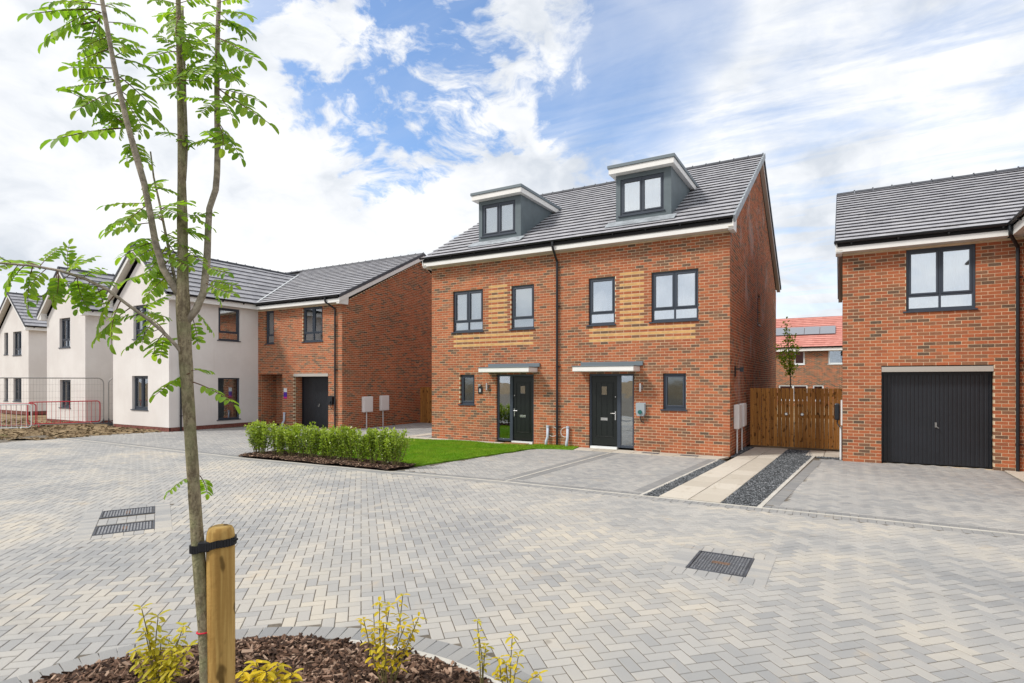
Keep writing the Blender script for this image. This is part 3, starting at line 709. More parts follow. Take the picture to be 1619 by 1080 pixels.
for k, (a, b) in enumerate(DORM):
    fd = front(DY); wa, wb, wz0, wz1 = a + .13, b - .20, 6.525, 7.575
    mb = MB(); mb.box(fd, a, wa, 0, .08, DZ0, DZ1); mb.box(fd, wb, b, 0, .08, DZ0, DZ1); mb.box(fd, wa, wb, 0, .08, DZ0, wz0); mb.box(fd, wa, wb, 0, .08, wz1, DZ1)
    for x0, x1 in ((a + .003, a + .05), (b - .05, b - .003)): mb.prism(right(0), [(DY + .081, DZ0 - .05), (DY + .081, DZ1), (18.0, DZ1), (17.6, DZ1 - .30)], -x1, -x0)
    dm = mb.build('dormer', 'dormer', H1)
    window(H1, fd, wa, wb, wz0, wz1, 'pair', inset=.03, behind='blind' if k == 0 else 'curtain', glass='glass' if k == 0 else 'glass_bright')
    MB().box(XY, a - .14, b + .12, DY - .22, 18.05, DZ1 + .003, DZ1 + .155).build('dormer_fascia', 'white', dm, bevel=.004)
    MB().box(XY, a - .17, b + .15, DY - .25, 18.22, DZ1 + .158, DZ1 + .245).build('dormer_roof', 'trim', dm, bevel=.006)
    fl = MB(); n = Nn * .09
    for q in (15.12, ):
        P0 = Vector((a - .22, q, zroof(q))) + n; P1 = Vector((b + .16, q, zroof(q))) + n; Q1 = Vector((b + .16, DY + .02, zroof(DY + .02) + .02)) + n; Q0 = Vector((a - .22, DY + .02, zroof(DY + .02) + .02)) + n
        fl.quad(tuple(P0), tuple(P1), tuple(Q1), tuple(Q0)); t = Nn * .012
        fl.quad(tuple(P0 - t), tuple(P1 - t), tuple(P1), tuple(P0))
    fl.build('lead_apron', 'lead', dm)

# ================================================================== brick house with the garage, right
GX, GY = 0.0, 15.65
H2 = thing('brick_house', 'red brick house with wide black garage door beneath one anthracite window', 'house', (GX, GY, 0))
F2 = front(GY); GEX = 3.32
wall, pcs = brick_wall(H2, 'front_wall', F2, GX, GEX, 0, 4.92, [(1.25, 2.49, 3.45, 4.875), (.78, 2.79, 0, 2.25)], seed=9.0, key='brick')
pieces_out(pcs, 'brick', 'brickwork', ('brick', 'buff'), wall, 300)
wall, pcs = brick_wall(H2, 'wing_wall', left(GEX), 11.95, GY, 0, 4.92, seed=11.0)
pieces_out(pcs, 'brick', 'brickwork', ('brick', 'buff'), wall, 0)
MB().quad((GX + .01, GY + .1, 0), (GX + .01, 25.2, 0), (GX + .01, 25.2, 4.9), (GX + .01, 20.35, 7.4), (GX + .01, GY + .1, 4.9)).quad((0, 25.2, 0), (7.6, 25.2, 0), (7.6, 25.2, 4.9), (0, 25.2, 4.9)).quad((GEX, 11.95, 0), (7.6, 11.95, 0), (7.6, 11.95, 4.9), (5.46, 11.95, 6.9), (GEX, 11.95, 4.9)).quad((7.6, 11.95, 0), (7.6, 25.2, 0), (7.6, 25.2, 4.9), (7.6, 11.95, 4.9)).build('other_walls', 'plinth', H2)
w = window(H2, F2, 1.25, 2.49, 3.45, 4.875, 'quad', behind='curtain', glass='glass_bright')
garage_door(H2, F2, .78, 2.79, 2.11, .19, lintel=True)
R2Y, R2Z = 20.35, 7.62; E2Y, E2Z = 15.31, 5.10
S2 = Vector((0, R2Y - E2Y, R2Z - E2Z)).normalized()
def zr2(y): return E2Z + (min(y, 2 * R2Y - y) - E2Y) * (R2Z - E2Z) / (R2Y - E2Y)
rv2 = [(E2Y + .02, zr2(E2Y + .02)), (R2Y, R2Z), (2 * R2Y - E2Y, E2Z)]
roof = chevron(right(0), rv2, 0, .08, -7.6, .10).build('roof', 'sarking', H2)
pcs = tiled((GX - .14, E2Y, E2Z), (1, 0, 0), S2, 5.6, math.hypot(R2Y - E2Y, R2Z - E2Z), gauge=.315, key='m', keep=lambda c: c.x < 3.5 or c.z > 5.05 + .86 * (c.x - 3.0) - .25)
pieces_out(pcs, 'roof_tile', 'roof_tiling', ('tile',), roof, 300)
ridge_caps(roof, (GX - .15, R2Y, R2Z + .02), (5.6, R2Y, R2Z + .02), r=.11, step=.46)
chevron(right(0), rv2, .0, .17, .115, .135).build('bargeboard', 'white', H2)
chevron(right(0), rv2, -.06, .03, .137, .16).build('verge_strip', 'ridge', roof)
chevron(right(0), rv2, .155, .17, .002, .113).build('verge_soffit', 'soffit', H2)
MB().box(XY, GX - .14, 3.0, 15.335, 15.36, 4.915, 5.09).build('fascia', 'white', H2)
MB().box(XY, GX - .11, 3.0, 15.362, GY - .002, 4.92, 4.932).build('soffit', 'soffit', H2)
MB().prism(right(0), [(15.362, 4.89), (15.78, 4.89), (15.82, 5.25), (15.362, 5.05)], .004, .138).build('box_end', 'white', H2)
gutter(H2, (GX - .17, 15.28), (3.0, 15.28), 5.125, (0, -1))
MB().box(XY, 3.035, 3.06, 11.7, 15.36, 4.915, 5.09).build('fascia', 'white', H2)
MB().box(XY, 3.062, GEX - .002, 11.7, GY - .002, 4.921, 4.933).build('soffit', 'soffit', H2)
gutter(H2, (2.98, 11.6), (2.98, 15.28), 5.125, (-1, 0))
wr = MB(); wr.quad((3.02, 11.65, 5.09), (3.02, 17.0, 5.09), (5.46, 20.0, 7.14), (5.46, 11.65, 7.14)); wr.quad((7.9, 11.65, 5.09), (7.9, 17, 5.09), (5.46, 20, 7.14), (5.46, 11.65, 7.14))
wr.build('wing_roof', 'sarking', H2)
pcs = tiled((3.0, 11.65, 5.08), (0, 1, 0), (2.46, 0, 2.06), 8.4, 3.2, gauge=.315, keep=lambda c: zr2(c.y) < c.z + .1)
pieces_out(pcs, 'roof_tile', 'roof_tiling', ('tile',), roof, 0)
downpipe(H2, F2, 3.17, 4.72, swan=(2.99, -.37, 5.09))

# ================================================================== L-shaped cream and brick house, left
def wing(house, xl, xr, yf, yb, zs, front_ops, side_ops, ze=5.13, za=7.15, tile_key=None, ntiles=0, lead=True):
    """rendered wing with a gable to the street; returns its roof part"""
    xm = (xl + xr) / 2; fr, sd = front(yf), right(xr)
    panel_wall(house, 'gable_wall', fr, xl, xr, .15, zs, [o[:4] for o in front_ops], gable=(xl, xm, xr, zs + (za - ze) / ((xr + .3) - xm) * (xr - xm) - .02))
    panel_wall(house, 'side_wall', sd, yf, yb, .15, zs, [o[:4] for o in side_ops])
    MB().quad((xl, yf, 0), (xl, yb, 0), (xl, yb, zs), (xl, yf, zs)).quad((xl, yb, 0), (xr, yb, 0), (xr, yb, zs), (xl, yb, zs)).build('other_walls', 'render', house)
    p = MB(); p.box(fr, xl + .012, xr - .012, .012, .06, -.05, .149); p.box(sd, yf + .013, yb, .012, .06, -.05, .149); p.build('plinth', 'plinth', house)
    for a, b, c, d, lay, beh in front_ops: window(house, fr, a, b, c, d, lay, inset=.10, behind=beh, glass='glass')
    for a, b, c, d, lay, beh in side_ops: window(house, sd, a, b, c, d, lay, inset=.05, behind=beh, glass='glass')
    k = (za - ze) / (xr + .3 - xm); S = Vector((-(xr + .3 - xm), 0, za - ze)); L = S.length
    y0 = yf - .26
    rf = MB().raw([(xr + .28, y0 + .02, ze), (xm, y0 + .02, za), (xl - .28, y0 + .02, ze), (xr + .28, yb, ze), (xm, yb, za), (xl - .28, yb, ze)], [(0, 1, 4, 3), (1, 2, 5, 4)]).build('roof', 'sarking', house)
    pcs = tiled((xr + .3, y0, ze), (0, 1, 0), S, yb - y0, L, gauge=.315, key=tile_key)
    pieces_out(pcs, 'roof_tile', 'roof_tiling', ('tile',), rf, ntiles)
    Sl = Vector((xr + .3 - xm, 0, za - ze)); pcs = tiled((xl - .3, y0, ze), (0, 1, 0), Sl, yb - y0, L, gauge=.315); pieces_out(pcs, 'roof_tile', 'roof_tiling', ('tile',), rf, 0)
    ridge_caps(rf, (xm, y0 - .02, za + .02), (xm, yb, za + .02), r=.10)
    line = [(xr + .31, ze), (xm, za), (xl - .31, ze)]
    chevron(front(0), line, -.075, .035, y0 - .03, y0 + .012).build('verge_strip', 'ridge', rf)
    chevron(front(0), line, .036, .21, y0 + .0, y0 + .022).build('bargeboard', 'white', house)
    chevron(front(0), line, .19, .205, y0 + .024, yf - .002).build('verge_soffit', 'soffit', house)
    for sg, x in ((1, xr), (-1, xl)):
        MB().prism(front(0), [(x, ze - .22), (x + sg * .30, ze - .22), (x + sg * .30, ze - .04), (x, ze + .2)], y0 + .024, yf - .003).build('box_end', 'white', house)
        a, b = sorted((x + sg * .26, x + sg * .285)); MB().box(XY, a, b, yf, yb, ze - .20, ze - .01).build('fascia', 'white', house)
        a, b = sorted((x + sg * .002, x + sg * .258)); MB().box(XY, a, b, yf, yb, ze - .20, ze - .188).build('soffit', 'soffit', house)
    return rf
LX0, LX1, LY = -21.77, -16.70, 15.70
H3 = thing('cream_and_brick_house', 'L-shaped house of cream render and red brick behind the clipped hedge', 'house', (LX0, LY, 0))
F3 = front(LY)
rf = wing(H3, -25.85, LX0, 11.95, 19.6, 4.93,
          [(-24.28, -23.18, 3.525, 4.875, 'quad', 'curtain'), (-24.38, -23.22, .75, 2.10, 'pair', 'room')],
          [(13.90, 14.84, 3.525, 4.875, 'split', 'room'), (13.88, 14.84, .30, 2.025, 'mid', 'room')], tile_key='s', ntiles=300)
gutter(H3, (LX0 + .345, 11.75), (LX0 + .345, 15.35), 5.135, (1, 0))
downpipe(H3, right(LX0), 12.36, 4.75, swan=(12.36, -.35, 5.10))
wall, pcs = brick_wall(H3, 'front_wall', F3, LX0, LX1, 0, 4.92, [(-21.27, -20.73, 3.45, 4.875), (-18.93, -17.79, 3.45, 4.875), (-21.70, -20.20, 0, 2.17), (-19.50, -17.47, 0, 2.20)], seed=14.0)
pieces_out(pcs, 'brick', 'brickwork', ('brick', 'buff'), wall, 0)
wall, pcs = brick_wall(H3, 'gable_wall', right(LX1), LY, 25.1, 0, 4.92, gable=(LY, 20.4, 25.1, 7.35), seed=17.0, phase=1)
pieces_out(pcs, 'brick', 'brickwork', ('brick', 'buff'), wall, 0)
wall, pcs = brick_wall(H3, 'porch_wall', right(-21.69), LY + .11, LY + 1.0, 0, 2.17, seed=3.0)
pieces_out(pcs, 'brick', 'brickwork', ('brick', 'buff'), wall, 0)
wall, pcs = brick_wall(H3, 'porch_wall', front(LY + .85), -21.69, -20.62, 0, 2.17, seed=4.0)
pieces_out(pcs, 'brick', 'brickwork', ('brick', 'buff'), wall, 0)
wall, pcs = brick_wall(H3, 'garage_reveal', right(-19.51), LY + .11, LY + .50, 0, 2.20, seed=6.0)
pieces_out(pcs, 'brick', 'brickwork', ('brick', 'buff'), wall, 0)
MB().quad((-21.7, LY + .01, 2.171), (-20.2, LY + .01, 2.171), (-20.2, LY + 1, 2.171), (-21.7, LY + 1, 2.171)).quad((-20.19, LY + .11, 0), (-20.19, LY + 1, 0), (-20.19, LY + 1, 2.17), (-20.19, LY + .11, 2.17)).quad((LX0, 25.1, 0), (LX1, 25.1, 0), (LX1, 25.1, 4.9), (LX0, 25.1, 4.9)).build('porch_lining', 'plinth', H3)
fp = front(LY + .62)
MB().box(fp, -20.62, -20.54, -.02, .1, 0, 2.17).box(fp, -20.26, -20.20, -.02, .1, 0, 2.17).box(fp, -20.54, -20.26, -.02, .1, 0, .08).build('sidelight_frame', 'frame', H3)
MB().box(fp, -20.54, -20.26, .02, .03, .08, 2.17).build('sidelight_pane', 'glass_bright', H3)
window(H3, F3, -21.27, -20.73, 3.45, 4.875, 'split', behind='curtain')
window(H3, F3, -18.93, -17.79, 3.45, 4.875, 'quad', behind='room')
garage_door(H3, F3, -19.49, -17.48, 2.08, .42, lintel=True, ribs=24)
R3Y, R3Z, E3Y, E3Z = 20.45, 7.66, 15.37, 5.12
S3 = Vector((0, R3Y - E3Y, R3Z - E3Z)).normalized()
def zr3(y): return E3Z + (min(y, 2 * R3Y - y) - E3Y) * (R3Z - E3Z) / (R3Y - E3Y)
rv3 = [(E3Y + .02, zr3(E3Y + .02)), (R3Y, R3Z), (2 * R3Y - E3Y, E3Z)]
roof = chevron(right(0), rv3, 0, .08, -(LX1 + .10), 26.0).build('roof', 'sarking', H3)
pcs = tiled((-26.0, E3Y, E3Z), (1, 0, 0), S3, LX1 + .14 + 26.0, math.hypot(R3Y - E3Y, R3Z - E3Z), gauge=.315, key='m', keep=lambda c: c.x > -21.4 or c.z > 5.13 + .86 * (-21.47 - c.x) - .12)
pieces_out(pcs, 'roof_tile', 'roof_tiling', ('tile',), roof, 300)
ridge_caps(roof, (-26.0, R3Y, R3Z + .02), (LX1 + .15, R3Y, R3Z + .02), r=.10)
v0, v1 = Vector((-21.44, 15.42, 5.235)), Vector((-23.76, 19.42, 7.235))
MB().tube([v0, v1], .028, 6).build('valley_strip', 'whitepaint', roof)
chevron(right(0), rv3, -.075, .05, -(LX1 + .19), -(LX1 + .13)).build('verge_strip', 'ridge', roof)
chevron(right(0), rv3, .052, .22, -(LX1 + .175), -(LX1 + .15)).build('bargeboard', 'white', H3)
chevron(right(0), rv3, .20, .215, -(LX1 + .148), -(LX1 + .002)).build('verge_soffit', 'soffit', H3)
MB().box(XY, LX0 + .30, LX1 + .15, 15.395, 15.42, 4.915, 5.10).build('fascia', 'white', H3)
MB().box(XY, LX0 + .30, LX1 + .10, 15.422, LY - .002, 4.92, 4.932).build('soffit', 'soffit', H3)
MB().prism(right(0), [(15.40, 4.86), (15.86, 4.86), (15.90, 5.25), (15.40, 5.05)], -(LX1 + .149), -(LX1 + .004)).build('box_end', 'white', H3)
gutter(H3, (LX0 + .36, 15.34), (LX1 + .18, 15.34), 5.135, (0, -1))
downpipe(H3, F3, -17.03, 4.72, swan=(-17.25, -.36, 5.10))

# ================================================================== cream houses further left, red-roofed house behind
H4 = thing('cream_house', 'cream rendered gabled house behind the wire fence panel', 'house', (-28.3, 12.0, 0), 'cream gabled houses in the row')
wing(H4, -31.95, -28.3, 12.0, 21.5, 4.75, [(-30.70, -29.68, 3.375, 4.725, 'quad', 'curtain'), (-30.66, -29.64, .675, 1.95, 'pair', 'room')], [], ze=4.93, za=6.90, tile_key='s', ntiles=150)
gutter(H4, (-27.95, 11.8), (-27.95, 21), 4.935, (1, 0))
H5 = thing('cream_house', 'farthest cream gabled house with two narrow windows at the left edge', 'house', (-40.4, 14.3, 0), 'cream gabled houses in the row')
wing(H5, -44.6, -40.4, 14.3, 24.0, 4.80, [(-42.50, -41.35, 3.375, 4.80, 'quad', 'curtain'), (-43.75, -43.2, 3.45, 4.80, 'one', 'room'), (-42.45, -41.35, .675, 2.1, 'pair', 'room'), (-43.75, -43.2, .675, 2.1, 'one', 'room')], [], ze=5.0, za=7.05)
gutter(H5, (-40.05, 14.1), (-40.05, 23), 5.0, (1, 0))
H6 = thing('red_roofed_house', 'distant brick house with red tiled roof and row of solar panels', 'house', (-2, 50, -.5))
F6 = front(50.0)
wall, pcs = brick_wall(H6, 'front_wall', F6, -8, 6, -.525, 4.35, [(-3.3, -2.55, 3.15, 4.275), (-.95, .1, 3.15, 4.275), (-4.4, -2.35, .3, 1.575), (-2.0, -1.25, .3, 1.575)], seed=21.0)
for p in (): pass
pieces_out([(a, b, c, d, min(1, e * 1.05 + .25), f) for a, b, c, d, e, f in pcs], 'brick', 'brickwork', ('brick', 'buff'), wall, 0)
for a, b, c, d, l in ((-3.3, -2.55, 3.15, 4.275, 'one'), (-.95, .1, 3.15, 4.275, 'one'), (-4.4, -2.35, .3, 1.575, 'pair'), (-2.0, -1.25, .3, 1.575, 'one')):
    window(H6, F6, a, b, c, d, l, behind='room' if d < 2 else 'obscure', framemat='whitepaint', sillmat='whitepaint')
r6 = chevron(right(0), [(49.65, 4.50), (54.2, 7.20), (58.8, 4.50)], 0, .1, -6.2, 8.2).build('roof', 'sarking', H6)
pcs = tiled((-8.2, 49.6, 4.5), (1, 0, 0), (0, 4.6, 2.73), 14.4, 5.3, gauge=.33, tw=.30, th=.03)
pieces_out(pcs, 'roof_tile', 'roof_tiling', ('redtile',), r6, 0)
MB().box(XY, -8.2, 6.2, 49.62, 49.66, 4.22, 4.44).build('fascia', 'white', H6)
gutter(H6, (-8.2, 49.56), (6.2, 49.56), 4.49, (0, -1))
S6 = Vector((0, 4.6, 2.73)).normalized(); N6 = Vector((0, -S6.z, S6.y))
for i in range(6):
    xa = -.45 - (i + 1) * 1.10; p = Vector((xa, 49.6, 4.5)) + S6 * 1.95 + N6 * .12
    q = lambda u, s, n: tuple(p + Vector((u, 0, 0)) + S6 * s + N6 * n)
    sp = MB().raw([q(0, 0, 0), q(1.07, 0, 0), q(1.07, 0, .04), q(0, 0, .04), q(0, 1.35, 0), q(1.07, 1.35, 0), q(1.07, 1.35, .04), q(0, 1.35, .04)], BF).build('solar_panel', 'black', r6)
    MB().quad(q(.02, .03, .044), q(1.05, .03, .044), q(1.05, 1.32, .044), q(.02, 1.32, .044)).build('solar_cells', 'solar', sp) if False else None
    sp.data.materials[0] = M['solar']

# ================================================================== ground, road, drives, paths
def inside(x, y, poly):
    c = False; n = len(poly)
    for i in range(n):
        (x0, y0), (x1, y1) = poly[i], poly[(i + 1) % n]
        if (y0 > y) != (y1 > y) and x < (x1 - x0) * (y - y0) / (y1 - y0) + x0: c = not c
    return c
def spline(pts, step=0.1, closed=False):
    out = []; n = len(pts)
    for i in range(n - 1):
        p0, p1, p2, p3 = (Vector(pts[max(0, i - 1)]), Vector(pts[i]), Vector(pts[i + 1]), Vector(pts[min(n - 1, i + 2)]))
        m = max(1, int((p2 - p1).length / step))
        for k in range(m):
            t = k / m
            out.append(0.5 * ((2 * p1) + (p2 - p0) * t + (2 * p0 - 5 * p1 + 4 * p2 - p3) * t * t + (3 * p1 - p0 - 3 * p2 + p3) * t ** 3))
    out.append(Vector(pts[-1])); return out
def even(pl, step):
    out = [pl[0].copy()]; acc = 0.0
    for a, b in zip(pl, pl[1:]):
        L = (b - a).length; d = 0.0
        while acc + (L - d) >= step:
            d += step - acc; acc = 0.0; out.append(a + (b - a) * (d / L))
        acc += L - d
    return out
def screen(x, y, z=0.0):
    th = R(30.15); t = -math.sin(th) * x + math.cos(th) * y
    if t < .3: return (-9999, 9999, 0)
    return (809.5 + 899.4 * (math.cos(th) * x + math.sin(th) * y) / t, 602 - (z - EYE) * 899.4 / t, t)
KX = [(-60, 8.85), (-23, 8.85), (-13, 8.78), (-8.3, 9.0), (-5.5, 9.2), (0.5, 9.24), (8, 9.2)]
def kerb_y(x):
    for (a, ya), (b, yb) in zip(KX, KX[1:]):
        if x <= b: return ya + (yb - ya) * (x - a) / (b - a)
    return KX[-1][1]
def sheet(name, poly, z, matn, parent=None, kind=None, thick=0.0, label=None):
    mb = MB(); n = len(poly); mb.raw([(x, y, z) for x, y in poly], [tuple(range(n))])
    if thick: mb.raw([(x, y, z) for x, y in poly] + [(x, y, z - thick) for x, y in poly], [(i, (i + 1) % n, n + (i + 1) % n, n + i) for i in range(n)])
    o = mb.build(name, matn, parent); tag(o, label, None, None, kind); return o
sheet('ground', [(-900, -900), (900, -900), (900, 900), (-900, 900)], -.09, 'soil', kind='structure', label='bare soil and unmade ground around the plots')
road = sheet('road', [(-60, -40), (40, -40), (40, 9.3), (-8, 9.05), (-60, 8.9)], -.0038, 'joint', kind='structure', label='shared road of mixed grey and buff herringbone block paving')
def block(cx, cy, ax, ay, hl, hw, z=0.0, ch=0.003, dep=0.035):
    """one chamfered block; (ax, ay) unit along its length"""
    bx, by = -ay, ax
    def P(u, v, zz): return (cx + ax * u + bx * v, cy + ay * u + by * v, zz)
    vs = []
    for il, iw, zz in ((hl, hw, z - dep), (hl, hw, z - ch), (hl - ch, hw - ch, z)):
        vs += [P(-il, -iw, zz), P(il, -iw, zz), P(il, iw, zz), P(-il, iw, zz)]
    fs = [(8, 9, 10, 11)]
    for k in range(4):
        fs += [(k, (k + 1) % 4, 4 + (k + 1) % 4, 4 + k), (4 + k, 4 + (k + 1) % 4, 8 + (k + 1) % 4, 8 + k)]
    return vs, fs
def ptone(x, y, s=0.0):
    return min(1, max(0, .5 + .42 * mnoise.noise(Vector((x * .8 + s, y * .8, 3.3 + s))) + random.uniform(-.36, .36)))
def herring(x0, x1, y0, y1, keep, ang=45.0, key=None, z=0.0, s=0.0):
    w = .1; g = .0035; c, sn = math.cos(R(ang)), math.sin(R(ang)); pcs = []
    cor = [(x, y) for x in (x0, x1) for y in (y0, y1)]
    us = [(x * c + y * sn) / w for x, y in cor]; vs_ = [(-x * sn + y * c) / w for x, y in cor]
    for i in range(int(min(us)) - 2, int(max(us)) + 3):
        for j in range(int(min(vs_)) - 2, int(max(vs_)) + 3):
            r = (i - j) % 4
            if r == 0: u, v, ax, ay = (i + 1) * w, (j + .5) * w, c, sn
            elif r == 3: u, v, ax, ay = (i + .5) * w, (j + 1) * w, -sn, c
            else: continue
            x, y = u * c - v * sn, u * sn + v * c
            if not (x0 <= x <= x1 and y0 <= y <= y1) or not keep(x, y): continue
            jz = random.gauss(0, .0006) + .0012 * mnoise.noise(Vector((x * .5, y * .5, s)))
            ta = R(random.gauss(0, .45)); ax, ay = ax * math.cos(ta) - ay * math.sin(ta), ax * math.sin(ta) + ay * math.cos(ta)
            v8, f8 = block(x, y, ax, ay, .1 - g, .05 - g, z + jz)
            pcs.append(((x, y, z + jz), (key + str(r) + str(random.randrange(4))) if key else None, v8, f8, ptone(x, y, s), 0))
    return pcs
# planting bed outline under the camera
BED = [(-4.42, .5), (-4.40, 1.2), (-4.34, 1.66), (-4.25, 2.0), (-4.02, 2.36), (-3.64, 2.70), (-3.16, 2.96), (-2.75, 3.07), (-2.33, 3.10), (-1.92, 3.04), (-1.48, 2.87), (-1.1, 2.52), (-.9, 2.05), (-.86, 1.4), (-.86, .5)]
bed = spline(BED, .05)
bedn = []
for i, p in enumerate(bed):
    d = (bed[min(i + 1, len(bed) - 1)] - bed[max(i - 1, 0)]).normalized(); bedn.append(Vector((-d.y, d.x)))
bed_out = [(p.x + n.x * .22, p.y + n.y * .22) for p, n in zip(bed, bedn)]
D1C, D1A = Vector((-1.10, 6.245)), (1.0, 0.0)                    # inspection cover, axis
D2A = Vector((.883, -.470)); D2B = Vector((.470, .883)); D2C = (Vector((-8.965, 4.345)), Vector((-8.045, 3.860)))
def in_box(x, y, c, a, b, ha, hb):
    q = Vector((x, y)) - c; return abs(q.dot(a)) < ha and abs(q.dot(b)) < hb
D2M = (D2C[0] + D2C[1]) / 2
def keep_road(x, y):
    if y > kerb_y(x) - .16: return False
    if inside(x, y, bed_out): return False
    if in_box(x, y, D1C, Vector((1, 0)), Vector((0, 1)), .42, .47): return False
    if in_box(x, y, D2M, D2A, D2B, .86, .48): return False
    if x < -22.6 - (y - 8.0) * .25 and y > 7.2: return False
    px, py, t = screen(x, y)
    return t > .5 and -420 < px < 2050 and py < 1420
pcs = herring(-31, 9.5, .2, 9.3, keep_road, key='p')
def pscore(p):
    px, py, t = screen(p[0][0], p[0][1]); vis = 0 < px < 1619 and py < 1085
    return (p[0][0] ** 2 + p[0][1] ** 2) ** .5 + (0 if vis else 100)
pieces_out(pcs, 'paving_block', 'block_paving', ('paver',), road, 300, score=pscore)
# edging blocks round the bed: each a piece
ed = even([Vector(p) for p in bed_out[4:-4]], .107); pk = []
for i in range(1, len(ed) - 1):
    d = (ed[i + 1] - ed[i - 1]).normalized(); n = Vector((d.y, -d.x)); c = ed[i] + n * .075
    v8, f8 = block(c.x, c.y, n.x, n.y, .098, .0505, .005, dep=.05); pk.append(((c.x, c.y, .005), 'e%d' % i, v8, f8, random.uniform(.05, .6), 0))
pieces_out(pk, 'edging_block', 'edging', ('edging',), road, 300)
kb = MB(); inr = [p for p in bed]; 
for (p, n), (q, m) in zip(zip(bed, bedn), list(zip(bed, bedn))[1:]):
    if p.x < -3.12: continue
    a, b, c2, d2 = p - n * .012, q - m * .012, q + m * .036, p + n * .036
    kb.raw([(a.x, a.y, .012), (b.x, b.y, .012), (c2.x, c2.y, .012), (d2.x, d2.y, .012), (a.x, a.y, -.05), (b.x, b.y, -.05)], [(0, 1, 2, 3), (0, 1, 5, 4)])
tag(kb.build('kerb', 'kerb'), 'pale concrete edging strip curving round the near planting bed', None, None, 'structure')
# cover surrounds
def surround(c, a, b, ha, hb, parent):
    pk = []
    for sg in (-1, 1):
        n = int(round(2 * (ha + .2) / .105))
        for k in range(n):
            u = -(ha + .2) + (k + .5) * 2 * (ha + .2) / n; q = c + a * u + b * (sg * (hb + .10))
            v8, f8 = block(q.x, q.y, b.x, b.y, .097, (ha + .2) / n - .002, .004); pk.append(((q.x, q.y, .004), 's%g%d%d' % (ha, k, sg), v8, f8, random.uniform(.2, .8), 0))
        n = int(round(2 * hb / .105))
        for k in range(n):
            u = -hb + (k + .5) * 2 * hb / n; q = c + b * u + a * (sg * (ha + .10))
            v8, f8 = block(q.x, q.y, a.x, a.y, .097, hb / n - .002, .004); pk.append(((q.x, q.y, .004), 't%g%d%d' % (ha, k, sg), v8, f8, random.uniform(.2, .8), 0))
    pieces_out(pk, 'surround_block', 'surround', ('paver',), parent, 300)
ax, ay = Vector((1, 0)), Vector((0, 1))
surround(D1C, ax, ay, .285, .335, road)
surround(D2M, D2A, D2B, .78, .325, road)
pk = []
for k in range(12):
    i, j = k % 2, k // 2; q = D2M + D2A * ((i - .5) * .20) + D2B * ((j - 2.5) * .108)
    v8, f8 = block(q.x, q.y, D2A.x, D2A.y, .096, .052, .003); pk.append(((q.x, q.y, .003), 'g%d' % k, v8, f8, random.uniform(.2, .8), 0))
pieces_out(pk, 'surround_block', 'surround', ('paver',), road, 300)
def cover(name, label, c, a, b, ha, hb, ribs):
    t = thing(name, label, 'drain cover', (c.x, c.y, 0), 'cast iron covers in the road')
    fr = Fr(c.x, c.y, a.x, a.y, b.x, b.y); f = .022
    m = MB()
    for q in ((-ha, ha, -hb, -hb + f), (-ha, ha, hb - f, hb), (-ha, -ha + f, -hb + f, hb - f), (ha - f, ha, -hb + f, hb - f)): m.box(fr, *q, -.04, .006)
    m.build('frame', 'iron', t)
    m = MB().box(fr, -ha + f + .006, ha - f - .006, -hb + f + .006, hb - f - .006, -.03, -.001); m.build('plate', 'iron', t)
    s = MB()
    if ribs:
        n = 17
        for k in range(n):
            v = -hb + .05 + (2 * hb - .1) * k / (n - 1); s.box(fr, -ha + .05, ha - .05, v - .009, v + .009, -.001, .006)
    else:
        n, mm = 17, 20
        for i in range(n):
            for j in range(mm):
                u = -ha + .045 + (2 * ha - .09) * i / (n - 1); v = -hb + .045 + (2 * hb - .09) * j / (mm - 1); r = .010; e = .004
                if (i + j) % 2: s.raw([fr.p(u - r, v - e, .005), fr.p(u + r, v - e, .005), fr.p(u + r, v + e, .005), fr.p(u - r, v + e, .005), fr.p(u - r, v - e, -.001), fr.p(u + r, v - e, -.001), fr.p(u + r, v + e, -.001), fr.p(u - r, v + e, -.001)], BF)
                else: s.raw([fr.p(u - e, v - r, .005), fr.p(u + e, v - r, .005), fr.p(u + e, v + r, .005), fr.p(u - e, v + r, .005), fr.p(u - e, v - r, -.001), fr.p(u + e, v - r, -.001), fr.p(u + e, v + r, -.001), fr.p(u - e, v + r, -.001)], BF)
    o = s.build('tread', 'ironlite', t); o['kind'] = 'stuff'
    MB().box(fr, -.09, .09, -.035, .035, -.001, .0055).build('badge', 'rust' if 'rust' in M else 'ironlite', t)
M['rust'] = mat('rusty_iron', (0.16, 0.10, 0.07), 0.9, var=0.4, vscale=30)
cover('inspection_cover', 'square dark iron cover with tread pattern in the road, right', D1C, ax, ay, .285, .335, False)
cover('gully_cover', 'farther ribbed half of the paired iron covers beside the tree', D2C[0], D2A, D2B, .25, .325, True)
cover('gully_cover', 'nearer ribbed half of the paired iron covers beside the tree', D2C[1], D2A, D2B, .26, .325, True)
